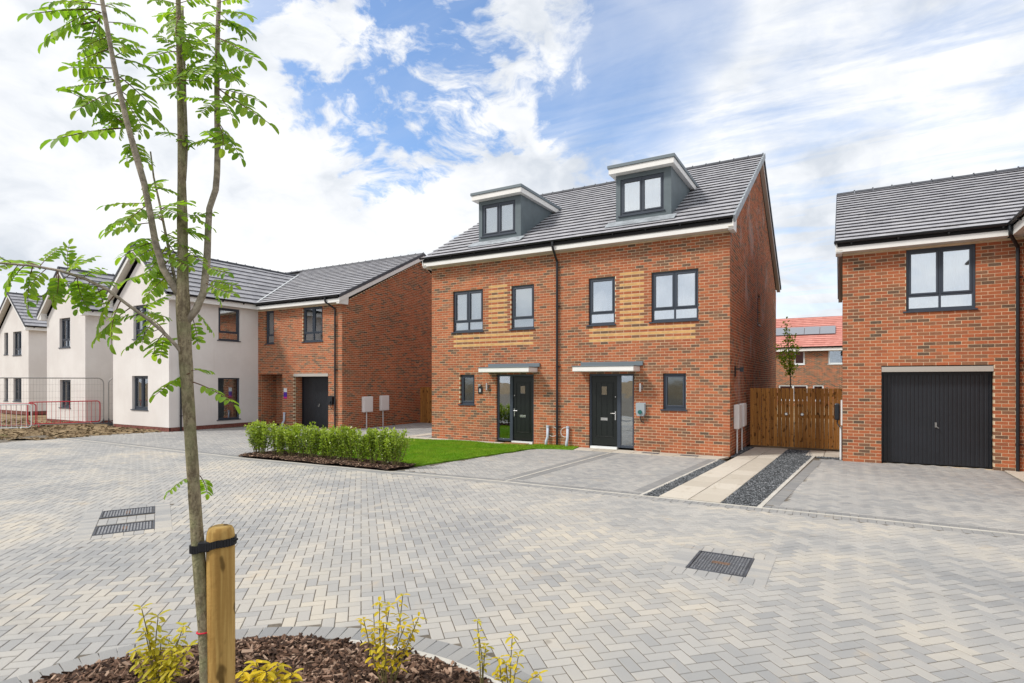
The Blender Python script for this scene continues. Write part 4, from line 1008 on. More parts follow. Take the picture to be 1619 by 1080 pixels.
# flush kerb and border courses along the road edge
km = MB(); pts = [Vector((x / 4, kerb_y(x / 4))) for x in range(-92, 38)]
for a, b in zip(pts, pts[1:]):
    km.raw([(a.x, a.y, .007), (b.x, b.y, .007), (b.x, b.y + .055, .007), (a.x, a.y + .055, .007), (a.x, a.y, -.05), (b.x, b.y, -.05), (b.x, b.y + .055, -.05), (a.x, a.y + .055, -.05)], BF[:1] + BF[2:3] + ((2, 6, 7, 3),))
tag(km.build('kerb', 'kerb'), 'pale flush concrete kerb line between road and driveways', None, None, 'structure')
bm_ = MB(); x = -22.6
while x < 9:
    y = kerb_y(x); v8, f8 = block(x, y - .105, 0, 1, .098, .049, .003); bm_.raw(v8, f8, random.uniform(.15, .75))
    if not (-2.9 < x < -1.1 or -13.1 < x < -8.2): v8, f8 = block(x, y + .155, 0, 1, .097, .049, .003); bm_.raw(v8, f8, random.uniform(.02, .5), 1)
    x += .102
o = bm_.build('border_course', ['edging', 'border'], road); o['kind'] = 'stuff'
# driveways
def drive(label, base, x0, x1, y0, y1, keep, s, ang=45):
    d = sheet('driveway', base, -.0034, 'joint', kind='structure', label=label)
    pcs = herring(x0, x1, y0, y1, keep, ang, None, 0.0, s)
    pieces_out(pcs, 'paving_block', 'block_paving', ('paverdark',), d, 0); return d
def strip_blocks(parent, a, b, along=False):
    """soldier blocks from a to b"""
    a, b = Vector(a), Vector(b); d = (b - a).normalized(); n = Vector((-d.y, d.x)); m = MB(); k = .05
    while k < (b - a).length:
        q = a + d * k; v8, f8 = block(q.x, q.y, n.x, n.y, .097, .048, .003); m.raw(v8, f8, random.uniform(.02, .45)); k += .102
    o = m.build('border_course', 'border', parent); o['kind'] = 'stuff'
def kerb_line(a, b, w, z, label):
    a, b = Vector(a), Vector(b); d = (b - a).normalized(); n = Vector((-d.y, d.x)) * (w / 2)
    vs = [(*(p + s * n), zz) for zz in (-.05, z) for p, s in ((a, -1), (b, -1), (b, 1), (a, 1))]
    tag(MB().raw(vs, [(4, 5, 6, 7), (0, 1, 5, 4), (1, 2, 6, 5), (2, 3, 7, 6), (3, 0, 4, 7)]).build('kerb', 'kerb'), label, None, None, 'structure')
def lx(y, a, b): return a + (b - a) * (y - 9.3) / (14.3 - 9.3)
d1 = drive('twin grey block driveways in front of the semi-detached pair', [(-8.3, 9.02), (-2.85, 9.25), (-2.5, 14.6), (-7.6, 14.6)], -8.4, -2.5, 9.3, 14.5,
           lambda x, y: lx(y, -8.15, -7.40) < x < lx(y, -2.86, -2.58) and y > kerb_y(x) + .2, 31.0)
kerb_line((-5.53, 9.27), (-5.30, 14.38), .05, .008, 'pale edging strip dividing the twin driveways')
strip_blocks(d1, (-5.66, 9.55), (-5.43, 14.35)); strip_blocks(d1, (-5.40, 9.55), (-5.17, 14.35))
kerb_line((-2.90, 9.27), (-2.58, 14.35), .06, .010, 'pale edging strip between driveway and slate gravel')
strip_blocks(d1, (-3.04, 9.55), (-2.72, 14.32))
d2 = drive('dark grey block driveway leading to the wide garage door', [(-1.1, 9.25), (9, 9.25), (9, 15.86), (-.7, 15.86)], -1.0, 9.0, 9.35, 15.84,
           lambda x, y: lx(y, -.86, -.52) < x < (2.95 if y > 11.9 else 9) and y > kerb_y(x) + .2, 47.0, 45)
kerb_line((-1.08, 9.28), (-.62, 16.3), .07, .010, 'pale edging strip between slate gravel and garage driveway')
strip_blocks(d2, (-.93, 9.55), (-.50, 15.5))
d3 = drive('grey block driveway in front of the cream and brick house', [(-22.9, 8.9), (-13, 8.82), (-12.6, 14.3), (-11.8, 15.1), (-11.8, 20.4), (-16.6, 20.4), (-16.6, 16.2), (-21.8, 16.2)], -22.8, -11.8, 9.0, 20.3,
           lambda x, y: y > kerb_y(x) + .2 and (y < 15.72 or (-16.7 < x)) and x < (-13.06 if y < 14.2 else -12.0) and not (x < -21.72 and y > 11.9) and x > -22.6 + (y - 9) * .22, 61.0, 45)
# slab paths
PS = MB()
def slab_path(label, quads, base):
    p = sheet('path', base, -.004, 'joint', kind='structure', label=label)
    for i, q in enumerate(quads):
        c = sum((Vector(a) for a in q), Vector((0, 0))) / 4; j = random.uniform(-.001, .002); m = MB(); g = .008
        top = []
        for a in q:
            d = Vector(a) - c; top.append(c + d * (1 - g / max(.1, d.length) * 1.4))
        vs = [(*a, z + j) for z in (-.03, .012) for a in top]
        m.raw([tuple(v) for v in vs], [(4, 5, 6, 7), (0, 1, 5, 4), (1, 2, 6, 5), (2, 3, 7, 6), (3, 0, 4, 7)], random.uniform(.05, 1)); m.build('paving_slab', 'slab', p, bevel=.003)
    return p
def grid(x0a, x1a, x0b, x1b, ya, yb, nx, ny):
    q = []
    for j in range(ny):
        for i in range(nx):
            def P(u, v):
                y = ya + (yb - ya) * v; l = x0a + (x0b - x0a) * v; r = x1a + (x1b - x1a) * v; return (l + (r - l) * u, y)
            q.append([P(i / nx, j / ny), P((i + 1) / nx, j / ny), P((i + 1) / nx, (j + 1) / ny), P(i / nx, (j + 1) / ny)])
    return q
slab_path('buff slab path running between the gravel strips to the timber gates', grid(-2.62, -1.64, -2.17, -1.30, 9.30, 17.6, 2, 14), [(-2.62, 9.3), (-1.64, 9.3), (-1.3, 17.6), (-2.17, 17.6)])
slab_path('buff slab path along the right half of the semi-detached front', grid(-6.42, -2.6, -6.5, -2.44, 14.42, 15.02, 7, 1), [(-6.42, 14.42), (-2.6, 14.42), (-2.44, 15.02), (-6.5, 15.02)])
slab_path('buff slab path behind the lawn along the left half of the pair', grid(-12.5, -7.9, -12.5, -7.75, 14.5, 15.02, 9, 1) + grid(-12.95, -12.5, -12.95, -12.5, 14.2, 16.4, 1, 4), [(-12.95, 14.2), (-12.5, 14.2), (-12.5, 14.5), (-7.9, 14.5), (-7.75, 15.02), (-12.5, 15.02), (-12.5, 16.4), (-12.95, 16.4)])
slab_path('short buff slab landing in front of the right gate', grid(-.82, 0, -.78, 0, 16.25, 17.55, 2, 2), [(-.82, 16.25), (0, 16.25), (0, 17.55), (-.78, 17.55)])
slab_path('pale slab path at the right of the garage driveway', grid(2.96, 3.32, 2.96, 3.32, 12.0, 15.65, 1, 7), [(2.96, 12), (3.32, 12), (3.32, 15.65), (2.96, 15.65)])
# slate gravel strips
def gravel(label, poly, n, r0=.010, r1=.022):
    g = sheet('gravel_strip', poly, -.002, 'gravelbase', kind='structure', label=label); m = MB()
    xs = [p[0] for p in poly]; ys = [p[1] for p in poly]; k = 0
    while k < n:
        x, y = random.uniform(min(xs), max(xs)), random.uniform(min(ys), max(ys))
        if not inside(x, y, poly): continue
        k += 1; r = random.uniform(r0, r1); a = random.uniform(0, 6.3); c, s = math.cos(a), math.sin(a); el = random.uniform(.55, .9); z = random.uniform(0, .012)
        P = [(c * r, s * r, z), (-s * r * el, c * r * el, z + r * .2), (-c * r, -s * r, z), (s * r * el, -c * r * el, z - r * .2), (0, 0, z + r * .6)]
        m.raw([(x + a1, y + b1, c1) for a1, b1, c1 in P], [(0, 1, 4), (1, 2, 4), (2, 3, 4), (3, 0, 4)], random.random() ** 1.3 + .001)
    o = m.build('gravel', 'gravel', g); o['kind'] = 'stuff'
gravel('narrow strip of dark slate gravel beside the driveway', [(-2.87, 9.3), (-2.62, 9.3), (-2.36, 14.1), (-2.56, 14.42)], 2600)
gravel('wide strip of dark slate gravel between slab path and garage driveway', [(-1.64, 9.3), (-1.11, 9.3), (-.645, 16.2), (-.76, 17.5), (-1.31, 17.5)], 7500)
gravel('dark gravel margin at the foot of the gable wall', [(-2.43, 15.05), (-2.32, 15.05), (-2.18, 17.6), (-2.43, 17.6)], 900)
gravel('dark gravel margin beside the garage house corner', [(-.55, 15.9), (0, 15.9), (0, 16.24), (-.55, 16.24)], 250)
# lawn
LAWN = [(-8.20, 9.86), (-7.83, 11.9), (-7.46, 14.06), (-6.95, 14.3), (-6.42, 14.40), (-6.50, 14.98), (-7.80, 14.99), (-8.02, 14.62), (-8.6, 14.52), (-9.2, 14.50), (-9.9, 14.68), (-10.6, 14.66), (-11.2, 14.42), (-11.8, 14.38), (-12.9, 14.2), (-13.0, 9.80)]
lawn = sheet('lawn', LAWN, .030, 'grassbase', kind='structure', thick=.06, label='bright green lawn behind the hedge')
m = MB(); k = 0
while k < 52000:
    x, y = random.uniform(-13, -6.4), random.uniform(9.8, 15)
    if not inside(x, y, LAWN): continue
    k += 1; a = random.uniform(0, 6.3); h = random.uniform(.022, .045); w = .0045; lx_, ly_ = random.gauss(0, .014), random.gauss(0, .014)
    m.raw([(x - w * math.cos(a), y - w * math.sin(a), .028), (x + w * math.cos(a), y + w * math.sin(a), .028), (x + lx_, y + ly_, .03 + h)], [(0, 1, 2)], random.random() + .001)
o = m.build('grass', 'grass', lawn); o['kind'] = 'stuff'
# mulch beds
def mulch(label, poly, n, zf, vis=False, rmax=.05):
    mb = MB(); xs = [p[0] for p in poly]; ys = [p[1] for p in poly]; x0, x1, y0, y1 = min(xs), max(xs), min(ys), max(ys)
    g = sheet('planting_bed', poly, .006, 'mulchbase', kind='structure', label=label)
    st = .08; nx, ny = int((x1 - x0) / st) + 2, int((y1 - y0) / st) + 2
    for i in range(nx):
        for j in range(ny):
            x, y = x0 + i * st, y0 + j * st
            if inside(x + st / 2, y + st / 2, poly): mb.quad((x, y, zf(x, y)), (x + st, y, zf(x + st, y)), (x + st, y + st, zf(x + st, y + st)), (x, y + st, zf(x, y + st)))
    mb.build('soil_mound', 'mulchbase', g, smooth=True)
    m = MB(); k = 0; tries = 0
    while k < n and tries < n * 20:
        tries += 1
        x, y = random.uniform(x0, x1), random.uniform(y0, y1)
        if not inside(x, y, poly): continue
        if vis:
            px, py, t = screen(x, y)
            if not (-150 < px < 1000 and py < 1200): continue
        k += 1; L = random.uniform(.018, rmax); wd = L * random.uniform(.12, .36); th = random.uniform(.002, .006)
        q = Matrix.Rotation(random.uniform(0, 6.3), 3, 'Z') @ Matrix.Rotation(random.gauss(0, .32), 3, 'Y') @ Matrix.Rotation(random.gauss(0, .5), 3, 'X')
        z = zf(x, y) + random.uniform(.001, .020); vs = []
        for dz in (-th, th):
            for u, v in ((-L, -wd * .6), (L * .8, -wd), (L, wd * .5), (-L * .85, wd)): vs.append(tuple(Vector((x, y, z)) + q @ Vector((u, v, dz))))
        t = random.random(); m.raw(vs, [(4, 5, 6, 7), (0, 1, 5, 4), (1, 2, 6, 5), (2, 3, 7, 6), (3, 0, 4, 7)], max(.001, t ** 1.5 if random.random() > .06 else 1.0))
    o = m.build('bark_chips', 'mulch', g); o['kind'] = 'stuff'
bedp = [(p.x + n.x * (-.015 if p.x < -3.1 else -.005), p.y + n.y * (-.015 if p.x < -3.1 else -.005)) for p, n in zip(bed, bedn)]
mulch('near planting bed of dark bark mulch around the staked tree', bedp, 9500, lambda x, y: -.012 + (.022 + .03 * (1 + mnoise.noise(Vector((x * 2.1, y * 2.1, 0))))) * min(1, min((Vector((x, y)) - p).length for p in bed[::3]) / .35 + (.45 if x < -3.1 else 0)), True)
HB = [(-13.10, 8.86), (-10.8, 8.94), (-8.30, 9.06), (-8.16, 9.50), (-8.22, 9.90), (-13.0, 9.84)]
mulch('strip of bark mulch under the hedge', HB, 4200, lambda x, y: .02 + .03 * (1 + mnoise.noise(Vector((x * 2, y * 2, 5)))), rmax=.04)
# rough soil beside the unfinished plots
SO = [(-22.3, 9.1), (-21.75, 11.9), (-25.9, 11.94), (-28.2, 12.4), (-36, 14), (-38, 7.4), (-23.4, 7.5), (-22.3, 8.1)]
so = sheet('rough_soil', SO, -.02, 'soil', kind='structure', label='rough brown soil in front of the cream houses')
mm = MB(); st = .11
def zso(x, y): 
    e = min(1, max(0, (-21.9 - x) / .8)); return -.02 + e * (.10 * max(0, .35 + mnoise.noise(Vector((x * .7, y * .7, 1)))) + .07 * mnoise.noise(Vector((x * 2.6, y * 2.6, 4))) + .03 * mnoise.noise(Vector((x * 8, y * 8, 2))))
for i in range(int(16 / st)):
    for j in range(int(7 / st)):
        x, y = -38 + i * st, 7.4 + j * st
        if inside(x + st / 2, y + st / 2, SO): mm.quad((x, y, zso(x, y)), (x + st, y, zso(x + st, y)), (x + st, y + st, zso(x + st, y + st)), (x, y + st, zso(x, y + st)))
mm.build('soil_mound', 'soil', so, smooth=True)
mm = MB(); k = 0
while k < 2600:
    x, y = random.uniform(-34, -21.8), random.uniform(7.5, 12)
    if not inside(x, y, SO): continue
    k += 1; r = random.choice((.015, .02, .03, .03, .05)) * random.uniform(.6, 1.4); z = zso(x, y) + r * .3
    vs = [(x + r * math.cos(a) * random.uniform(.6, 1.2), y + r * math.sin(a) * random.uniform(.6, 1.2), z + r * h) for h, ph in ((-.3, 0), (.4, .5)) for a in (ph, ph + 1.57, ph + 3.14, ph + 4.71)]
    mm.raw(vs, [(4, 5, 6, 7)] + [(i, (i + 1) % 4, 4 + (i + 1) % 4, 4 + i) for i in range(4)], random.random() + .001)
o = mm.build('soil_clods', 'clod', so); o['kind'] = 'stuff'

# ================================================================== timber gates
def board_gate(name, label, x0, x1, y, z0, z1, n, group, gaps=(), knob=None, ztop=.0):
    t = thing(name, label, 'gate', ((x0 + x1) / 2, y, 0), group); w = (x1 - x0) / n; fr = front(y)
    for i in range(n):
        g = .0045 + (.006 if i in gaps else 0); a, b = x0 + i * w + .0015, x0 + (i + 1) * w - g
        d = random.uniform(0, .004) + (.012 if i % 2 else 0)
        m = MB().raw([fr.p(a, d, z0), fr.p(b, d + .004, z0), fr.p(b, d + .004, z1 + random.uniform(-.006, .006)), fr.p(a, d, z1 + random.uniform(-.006, .006)),
                      fr.p(a, d + .018, z0), fr.p(b, d + .018, z0), fr.p(b, d + .018, z1), fr.p(a, d + .018, z1)], BF)
        m.build('board', 'timber', t, origin=fr.p((a + b) / 2, 0, z0))
    for z in (z0 + .18, (z0 + z1) / 2, z1 - .22): MB().box(fr, x0 + .01, x1 - .01, .036, .075, z, z + .09).build('rail', 'timber', t)
    if knob is not None:
        MB().tube([fr.p(knob, .02, .98), fr.p(knob, -.006, .98)], .045, 14).build('handle_plate', 'galv', t)
        MB().tube([fr.p(knob, -.006, .98), fr.p(knob, -.035, .98)], [.022, .028], 12).build('knob', 'chrome', t)
    return t
board_gate('timber_gate', 'left brown timber gate next to the gable wall and meter boxes', -2.30, -1.17, 17.62, .06, 1.70, 11, 'brown timber gates between the brick houses', gaps=(2, 6, 7, 9), knob=-1.36)
board_gate('timber_gate', 'right brown timber gate next to the garage house', -1.155, -.005, 17.62, .06, 1.70, 11, 'brown timber gates between the brick houses', gaps=(4, 6, 7, 8), knob=-.96)
board_gate('timber_fence', 'pale brown board fence closing the gap behind the left meter boxes', -16.66, -11.86, 20.35, .0, 1.62, 40, None)
# ================================================================== services on the walls
def meter_box(label, x, y0, y1, z0, z1, yp, group):
    t = thing('meter_box', label, 'meter box', (x, (y0 + y1) / 2, z0), group); fr = right(x)
    MB().box(fr, y0, y1, -.13, -.004, z0, z1).build('case', 'meter', t, bevel=.018)
    MB().box(fr, y0 + .03, y1 - .03, -.138, -.131, z0 + .03, z1 - .03).build('lid', 'meter', t, bevel=.008)
    MB().tube([fr.p(yp, -.05, z0 + .02), fr.p(yp, -.05, .0)], .022, 10).build('conduit', 'whitepaint', t)
meter_box('nearer white meter box on the gable wall of the semi-detached pair', XR, 15.55, 16.02, .66, 1.29, 15.80, 'white meter boxes on the gable walls')
meter_box('white meter box closer to the brown gate, on the gable wall', XR, 16.45, 16.92, .66, 1.29, 16.62, 'white meter boxes on the gable walls')
meter_box('left white meter box on the brick gable behind the hedge', LX1, 16.72, 17.24, .64, 1.27, 16.95, 'white meter boxes on the gable walls')
meter_box('right white meter box on the brick gable behind the hedge', LX1, 17.72, 18.20, .66, 1.29, 17.90, 'white meter boxes on the gable walls')
def charger(label, fr, u, z, group, grey=True):
    t = thing('vehicle_charger', label, 'charger', fr.p(u, -.05, z), group)
    a = .10
    MB().prism(fr, [(u - a, z + .32), (u + a, z + .32), (u + a * 1.02, z + .08), (u + a * .75, z), (u - a * .75, z), (u - a * 1.02, z + .08)], -.12, -.002).build('case', 'charger' if grey else 'black', t, bevel=.018)
    MB().tube([fr.p(u, -.121, z + .09), fr.p(u, -.155, z + .09)], .055, 18).build('socket', 'teal' if grey else 'black', t)
    MB().tube([fr.p(u - .01, -.06, z + .01), fr.p(u - .012, -.07, z - .08), fr.p(u + .01, -.05, z - .16), fr.p(u + .07, -.012, z - .19)], .014, 8).build('cable', 'black', t)
charger('grey vehicle charger with round teal socket beside the right door', F1, -4.69, .98, 'vehicle chargers')
charger('black vehicle charger beside the narrow garage door behind the hedge', F3, -17.25, .98, 'vehicle chargers', False)
t = thing('vehicle_charger', 'black vehicle charger on a white backing at the garage house corner', 'charger', (0, 15.95, 1.0), 'vehicle chargers'); fl_ = left(0.0)
MB().box(fl_, 15.76, 16.02, -.035, -.002, .84, 1.44).build('backing', 'whitepaint', t)
MB().box(fl_, 15.76, 16.0, -.17, -.052, .96, 1.36).build('case', 'black', t, bevel=.03)
MB().tube([fl_.p(15.86, -.10, .97), fl_.p(15.86, -.11, .88), fl_.p(15.8, -.06, .80)], .014, 8).build('cable', 'black', t)
MB().tube([fl_.p(15.90, -.035, .80), fl_.p(15.90, -.035, .0)], .024, 10).build('conduit', 'whitepaint', t)
def wall_lamp(label, fr, u, z):
    t = thing('wall_lamp', label, 'lamp', fr.p(u, -.04, z), 'steel wall lamps')
    MB().tube([fr.p(u, -.07, z), fr.p(u, -.07, z + .22)], .034, 12).build('tube', 'chrome', t, smooth=False)
    MB().box(fr, u - .02, u + .05, -.045, -.002, z + .06, z + .16).build('bracket', 'galv', t)
wall_lamp('small steel wall lamp between house number and left door', F1, -9.60, 1.62)
wall_lamp('small steel wall lamp above the grey charger', F1, -4.70, 1.62)
t = thing('house_number', 'black house number plaque with a white numeral left of the left door', 'plaque', (-9.88, YF, 1.55))
MB().box(F1, -9.96, -9.80, -.03, -.002, 1.50, 1.72).build('plate', 'black', t, bevel=.01)
MB().box(F1, -9.94, -9.84, -.06, -.002, 1.725, 1.80).build('bell', 'galv', t, bevel=.01)
cu = bpy.data.curves.new('numeral', 'FONT'); cu.body = '8'; cu.size = .15; cu.extrude = .002; cu.align_x = 'CENTER'
fo = bpy.data.objects.new('numeral', bpy.data.meshes.new_from_object(bpy.data.objects.new('numeral_curve', cu))); fo.data.materials.append(M['whitepaint']); put(fo, t, (-9.88, YF - .034, 1.555)); fo.rotation_euler = (R(90), 0, 0)
t = thing('outside_bracket', 'small black bracket light on the gable wall above the meter boxes', 'lamp', (XR, 15.75, 2.1)); fs_ = SF
MB().box(fs_, 15.70, 15.78, -.03, -.002, 2.02, 2.30).box(fs_, 15.72, 15.76, -.16, -.03, 2.20, 2.235).prism(fs_, [(15.70, 2.14), (15.78, 2.14), (15.76, 2.26), (15.72, 2.26)], -.22, -.13).build('lamp_body', 'black', t)
t = thing('door_sign', 'small white, purple and pink sign beside the porch', 'sign', (-19.98, LY, 1.2))
MB().box(F3, -20.09, -19.90, -.012, -.002, 1.44, 1.60).build('white_panel', 'whitepaint', t)
MB().box(F3, -20.09, -19.90, -.013, -.002, 1.24, 1.438).build('purple_panel', 'purple', t)
MB().box(F3, -20.09, -19.90, -.014, -.002, 1.17, 1.238).build('pink_panel', 'pink', t)
def duct(label, fr, u, lean):
    t = thing('service_duct', label, 'pipe', fr.p(u, -.08, 0), 'grey service ducts')
    MB().tube([fr.p(u - lean, -.12, -.02), fr.p(u - lean * .9, -.11, .14), fr.p(u, -.07, .26), fr.p(u, -.06, .56)], [.045, .042, .040, .043], 10).build('duct', 'greypipe', t, smooth=True)
    MB().tube([fr.p(u, -.06, .54), fr.p(u, -.06, .60)], .05, 10).build('collar', 'greypipe', t)
duct('grey service duct left of the central downpipe', F1, -7.48, .03)
duct('grey service duct right of the central downpipe', F1, -6.84, .01)
duct('grey service duct below the small purple sign', F3, -19.99, .06)
for label, u0, s in (('thin white cable loop beside the central downpipe', -7.33, 1), ('thin white cable loop beside the right duct', -6.92, -1)):
    c = [F1.p(u0 + .15 * math.sin(a) * s, -.02 - .03 * math.sin(a / 2), .42 + .14 * math.cos(a)) for a in [x * .35 for x in range(0, 12)]]
    tag(MB().tube(c, .007, 6).build('cable', 'whitepaint'), label, 'cable', 'white cable loops')
t = tag(MB().box(F1, -8.9, -8.1, -.46, -.05, .014, .035).build('door_mat', 'mat', None, bevel=.006), 'brown coir mat in front of the left door', 'mat')
for lab, u in (('dark gully grate in the slabs right of the right door', -4.35), ('dark gully grate in the slabs below the small right window', -3.35)):
    g = thing('slab_grate', lab, 'grate', (u, 14.72, 0), 'gully grates in the front path')
    MB().box(XY, u - .22, u + .22, 14.62, 14.82, .008, .017).build('frame', 'iron', g)
    for k in range(9): MB().box(XY, u - .19 + k * .043, u - .172 + k * .043, 14.635, 14.805, .0172, .021).build('bar', 'ironlite', g)

# ornament behind the right house's window
t = thing('rainbow_ornament', 'pale rainbow arch standing inside the window over the garage', 'ornament', (1.66, 15.85, 3.52))
for k, (r, mn) in enumerate(((.15, 'rainbow1'), (.115, 'rainbow2'), (.08, 'rainbow3'))):
    MB().tube([(1.60 + r * math.cos(math.pi * i / 12), 15.80, 3.53 + r * .85 * math.sin(math.pi * i / 12)) for i in range(13)], .016, 6).build('band', mn, t)

# ================================================================== site barriers
def round_frame(a, b, z0, z1, r, n=5):
    a, b = Vector((*a, 0)), Vector((*b, 0)); d = (b - a).normalized(); pts = []
    for cx, cz, a0 in ((a + d * r, z0 + r, 180), (b - d * r, z0 + r, 270), (b - d * r, z1 - r, 0), (a + d * r, z1 - r, 90)):
        for k in range(n + 1):
            t = R(a0 + 90 * k / n); p = cx + d * (r * math.cos(t)); pts.append((p.x, p.y, cz + r * math.sin(t)))
    return pts
def barrier(name, label, a, b, z0, z1, col, nb, group, rt=.021, rb=.007):
    t = thing(name, label, 'barrier', (*((Vector(a) + Vector(b)) / 2), 0), group)
    MB().tube(round_frame(a, b, z0, z1, .12), rt, 8, closed=True).build('frame', col, t)
    A, B = Vector(a), Vector(b); d = (B - A).normalized(); n = Vector((-d.y, d.x))
    for k in range(nb):
        p = A + (B - A) * ((k + 1) / (nb + 1)); MB().tube([(p.x, p.y, z0), (p.x, p.y, z1)], rb, 5).build('bar', col, t)
    for f in (.14, .86):
        p = A + (B - A) * f; MB().tube([(p.x - n.x * .28, p.y - n.y * .28, .02), (p.x - n.x * .05, p.y - n.y * .05, z0), (p.x + n.x * .05, p.y + n.y * .05, z0), (p.x + n.x * .28, p.y + n.y * .28, .02)], rt * .8, 6).build('foot', col, t)
    return t
BG = 'crowd barriers on the rough soil'
barrier('crowd_barrier', 'long red crowd barrier in front of the nearer cream gable', (-28.75, 10.15), (-28.05, 12.45), .13, 1.03, 'redpaint', 15, BG)
barrier('crowd_barrier', 'red crowd barrier half hidden behind the white one', (-29.6, 8.6), (-28.55, 10.35), .10, .98, 'redpaint', 12, BG)
barrier('crowd_barrier', 'white crowd barrier at the left edge of the picture', (-28.5, 8.0), (-27.21, 9.72), .10, 1.0, 'whitepaint', 13, BG)
def mesh_panel(label, a, b, h):
    t = thing('fence_panel', label, 'fence', (*((Vector(a) + Vector(b)) / 2), 0), 'wire site fence panels')
    MB().tube(round_frame(a, b, .12, h, .22, 6), .021, 8, closed=True).build('frame', 'galv', t)
    A, B = Vector(a), Vector(b); L = (B - A).length; m = MB(); k = .1
    while k < L - .05:
        p = A + (B - A) * (k / L); m.tube([(p.x, p.y, .12), (p.x, p.y, h)], .0022, 3, cap=False); k += .10
    for i in range(1, 7):
        z = .12 + (h - .12) * i / 7; m.tube([(A.x, A.y, z), (B.x, B.y, z)], .003, 3, cap=False)
    w = m.build('wire_mesh', 'galv', t)
    for q in (A, B): MB().tube([(q.x, q.y, 0), (q.x, q.y, .3)], .024, 8).box(XY, q.x - .12, q.x + .12, q.y - .32, q.y + .32, -.02, .10).build('foot_block', 'iron', t)
mesh_panel('grey wire site fence panel spanning behind the red barrier', (-28.6, 8.9), (-27.40, 12.30), 2.02)
mesh_panel('grey wire site fence panel disappearing behind the cream wing', (-27.30, 12.45), (-25.9, 14.9), 2.02)

# ================================================================== staked rowan tree
TH = R(30.15); TF = Vector((-math.sin(TH), math.cos(TH), 0)); TR = Vector((math.cos(TH), math.sin(TH), 0)); TD = 2.2
def tp(px, py, t=TD):
    return Vector((0, 0, EYE)) + (TF + TR * ((px - 809.5) / 899.4) + Vector((0, 0, (602 - py) / 899.4))) * t
def smooth_path(pts, step=.06):
    return spline([tuple(p) for p in pts], step)
tree = thing('rowan_tree', 'young staked tree with feathery green leaves and three upright stems', 'tree', (tp(327, 1100).x, tp(327, 1100).y, 0))
def limb(pl, r0, r1, name='limb', m='limb', dt=(0, 0), seg=10, wob=.0):
    n = len(pl); pts = smooth_path([tp(x, y, TD + dt[0] + (dt[1] - dt[0]) * i / (n - 1)) for i, (x, y) in enumerate(pl)])
    k = len(pts); rad = [(r0 + (r1 - r0) * i / (k - 1)) * (1 + wob * mnoise.noise(pts[i] * 9)) for i in range(k)]
    MB().tube(pts, rad, seg).build(name, m, tree, smooth=True); return pts
base = tp(329, 1120); tr_top = [(327, 1100), (325, 1020), (318, 930), (312, 850), (306, 760), (302, 700), (298, 640), (295, 590), (292, 540), (290, 500), (289, 455), (289, 400), (288, 335), (287, 250), (285, 150), (283, 60), (281, -40), (279, -140)]
trunk_pts = [Vector((tp(331, 1180).x, tp(331, 1180).y, -.05))] + [tp(x, y) for x, y in tr_top]
def trad(y): 
    for (ya, ra), (yb, rb) in zip(TRD, TRD[1:]):
        if y >= yb: return (ra + (rb - ra) * (ya - y) / (ya - yb)) * TD / 899.4
    return TRD[-1][1] * TD / 899.4
TRD = [(1500, 11), (1080, 9.9), (900, 9.6), (760, 9.0), (690, 8.6), (600, 9.2), (545, 9.9), (490, 10.5), (430, 8.0), (340, 7.4), (300, 6.2), (200, 5.0), (100, 4.2), (0, 3.6), (-200, 2.2)]
tpth = spline([tuple(p) for p in trunk_pts], .03); rad = []
for p in tpth:
    t = (p - Vector((0, 0, EYE))).dot(TF); py = 602 - (p.z - EYE) * 899.4 / t; rad.append(trad(py) * (1 + .07 * mnoise.noise(p * 14)))
MB().tube(tpth, rad, 16).build('trunk', 'bark', tree, smooth=True)
px_m = TD / 899.4
limb([(290, 478), (276, 455), (258, 425), (246, 385), (238, 340), (228, 290), (215, 245), (200, 190), (188, 140), (176, 80), (165, 20), (152, -50)], 5.6 * px_m, 2.7 * px_m, dt=(0, -.12), wob=.12)
limb([(296, 508), (310, 490), (322, 462), (327, 415), (329, 365), (331, 330), (341, 300), (344, 240), (343, 150), (344, 60), (347, -20), (350, -90)], 6.0 * px_m, 2.7 * px_m, dt=(0, .10), wob=.12)
limb([(286, 470), (276, 440), (268, 400), (260, 360), (252, 320), (243, 280), (238, 240)], 2.8 * px_m, 1.2 * px_m, dt=(0, .12))
limb([(291, 285), (294, 230), (292, 160), (290, 80), (288, 10)], 3.4 * px_m, 2.2 * px_m, dt=(.03, .07))
low = limb([(294, 568), (280, 548), (258, 525), (235, 505), (205, 484), (170, 458), (135, 441), (95, 428), (50, 420), (0, 416), (-50, 412)], 3.0 * px_m, 1.4 * px_m, dt=(0, -.25))
# pinnate leaf meshes, unit length along +X, drooping
def leaflet(m, base, d, side, L, w, tone, fold=.25):
    d = d.normalized(); up = Vector((0, 0, 1)); s = d.cross(up).normalized() if abs(d.z) < .95 else Vector((0, 1, 0)); n = s.cross(d)
    prof = ((0, 0), (.12, .66), (.36, 1.0), (.68, .97), (.90, .60), (1.0, 0)); mid = [base + d * (L * t) - n * (L * .20 * t * t) for t, _ in prof]
    vs = [tuple(p) for p in mid]; fs = []
    for sg in (1, -1):
        b0 = len(vs); vs += [tuple(mid[i] + s * (sg * w * .5 * prof[i][1]) + n * (w * fold * prof[i][1])) for i in range(1, 5)]
        ids = [0] + [b0 + i for i in range(4)] + [5]
        for i in range(5):
            q = [i, i + 1, ids[i + 1], ids[i]]; q = [x for k, x in enumerate(q) if x not in q[:k]]; fs.append(tuple(q))
    m.raw(vs, fs, tone)
LEAFM = []
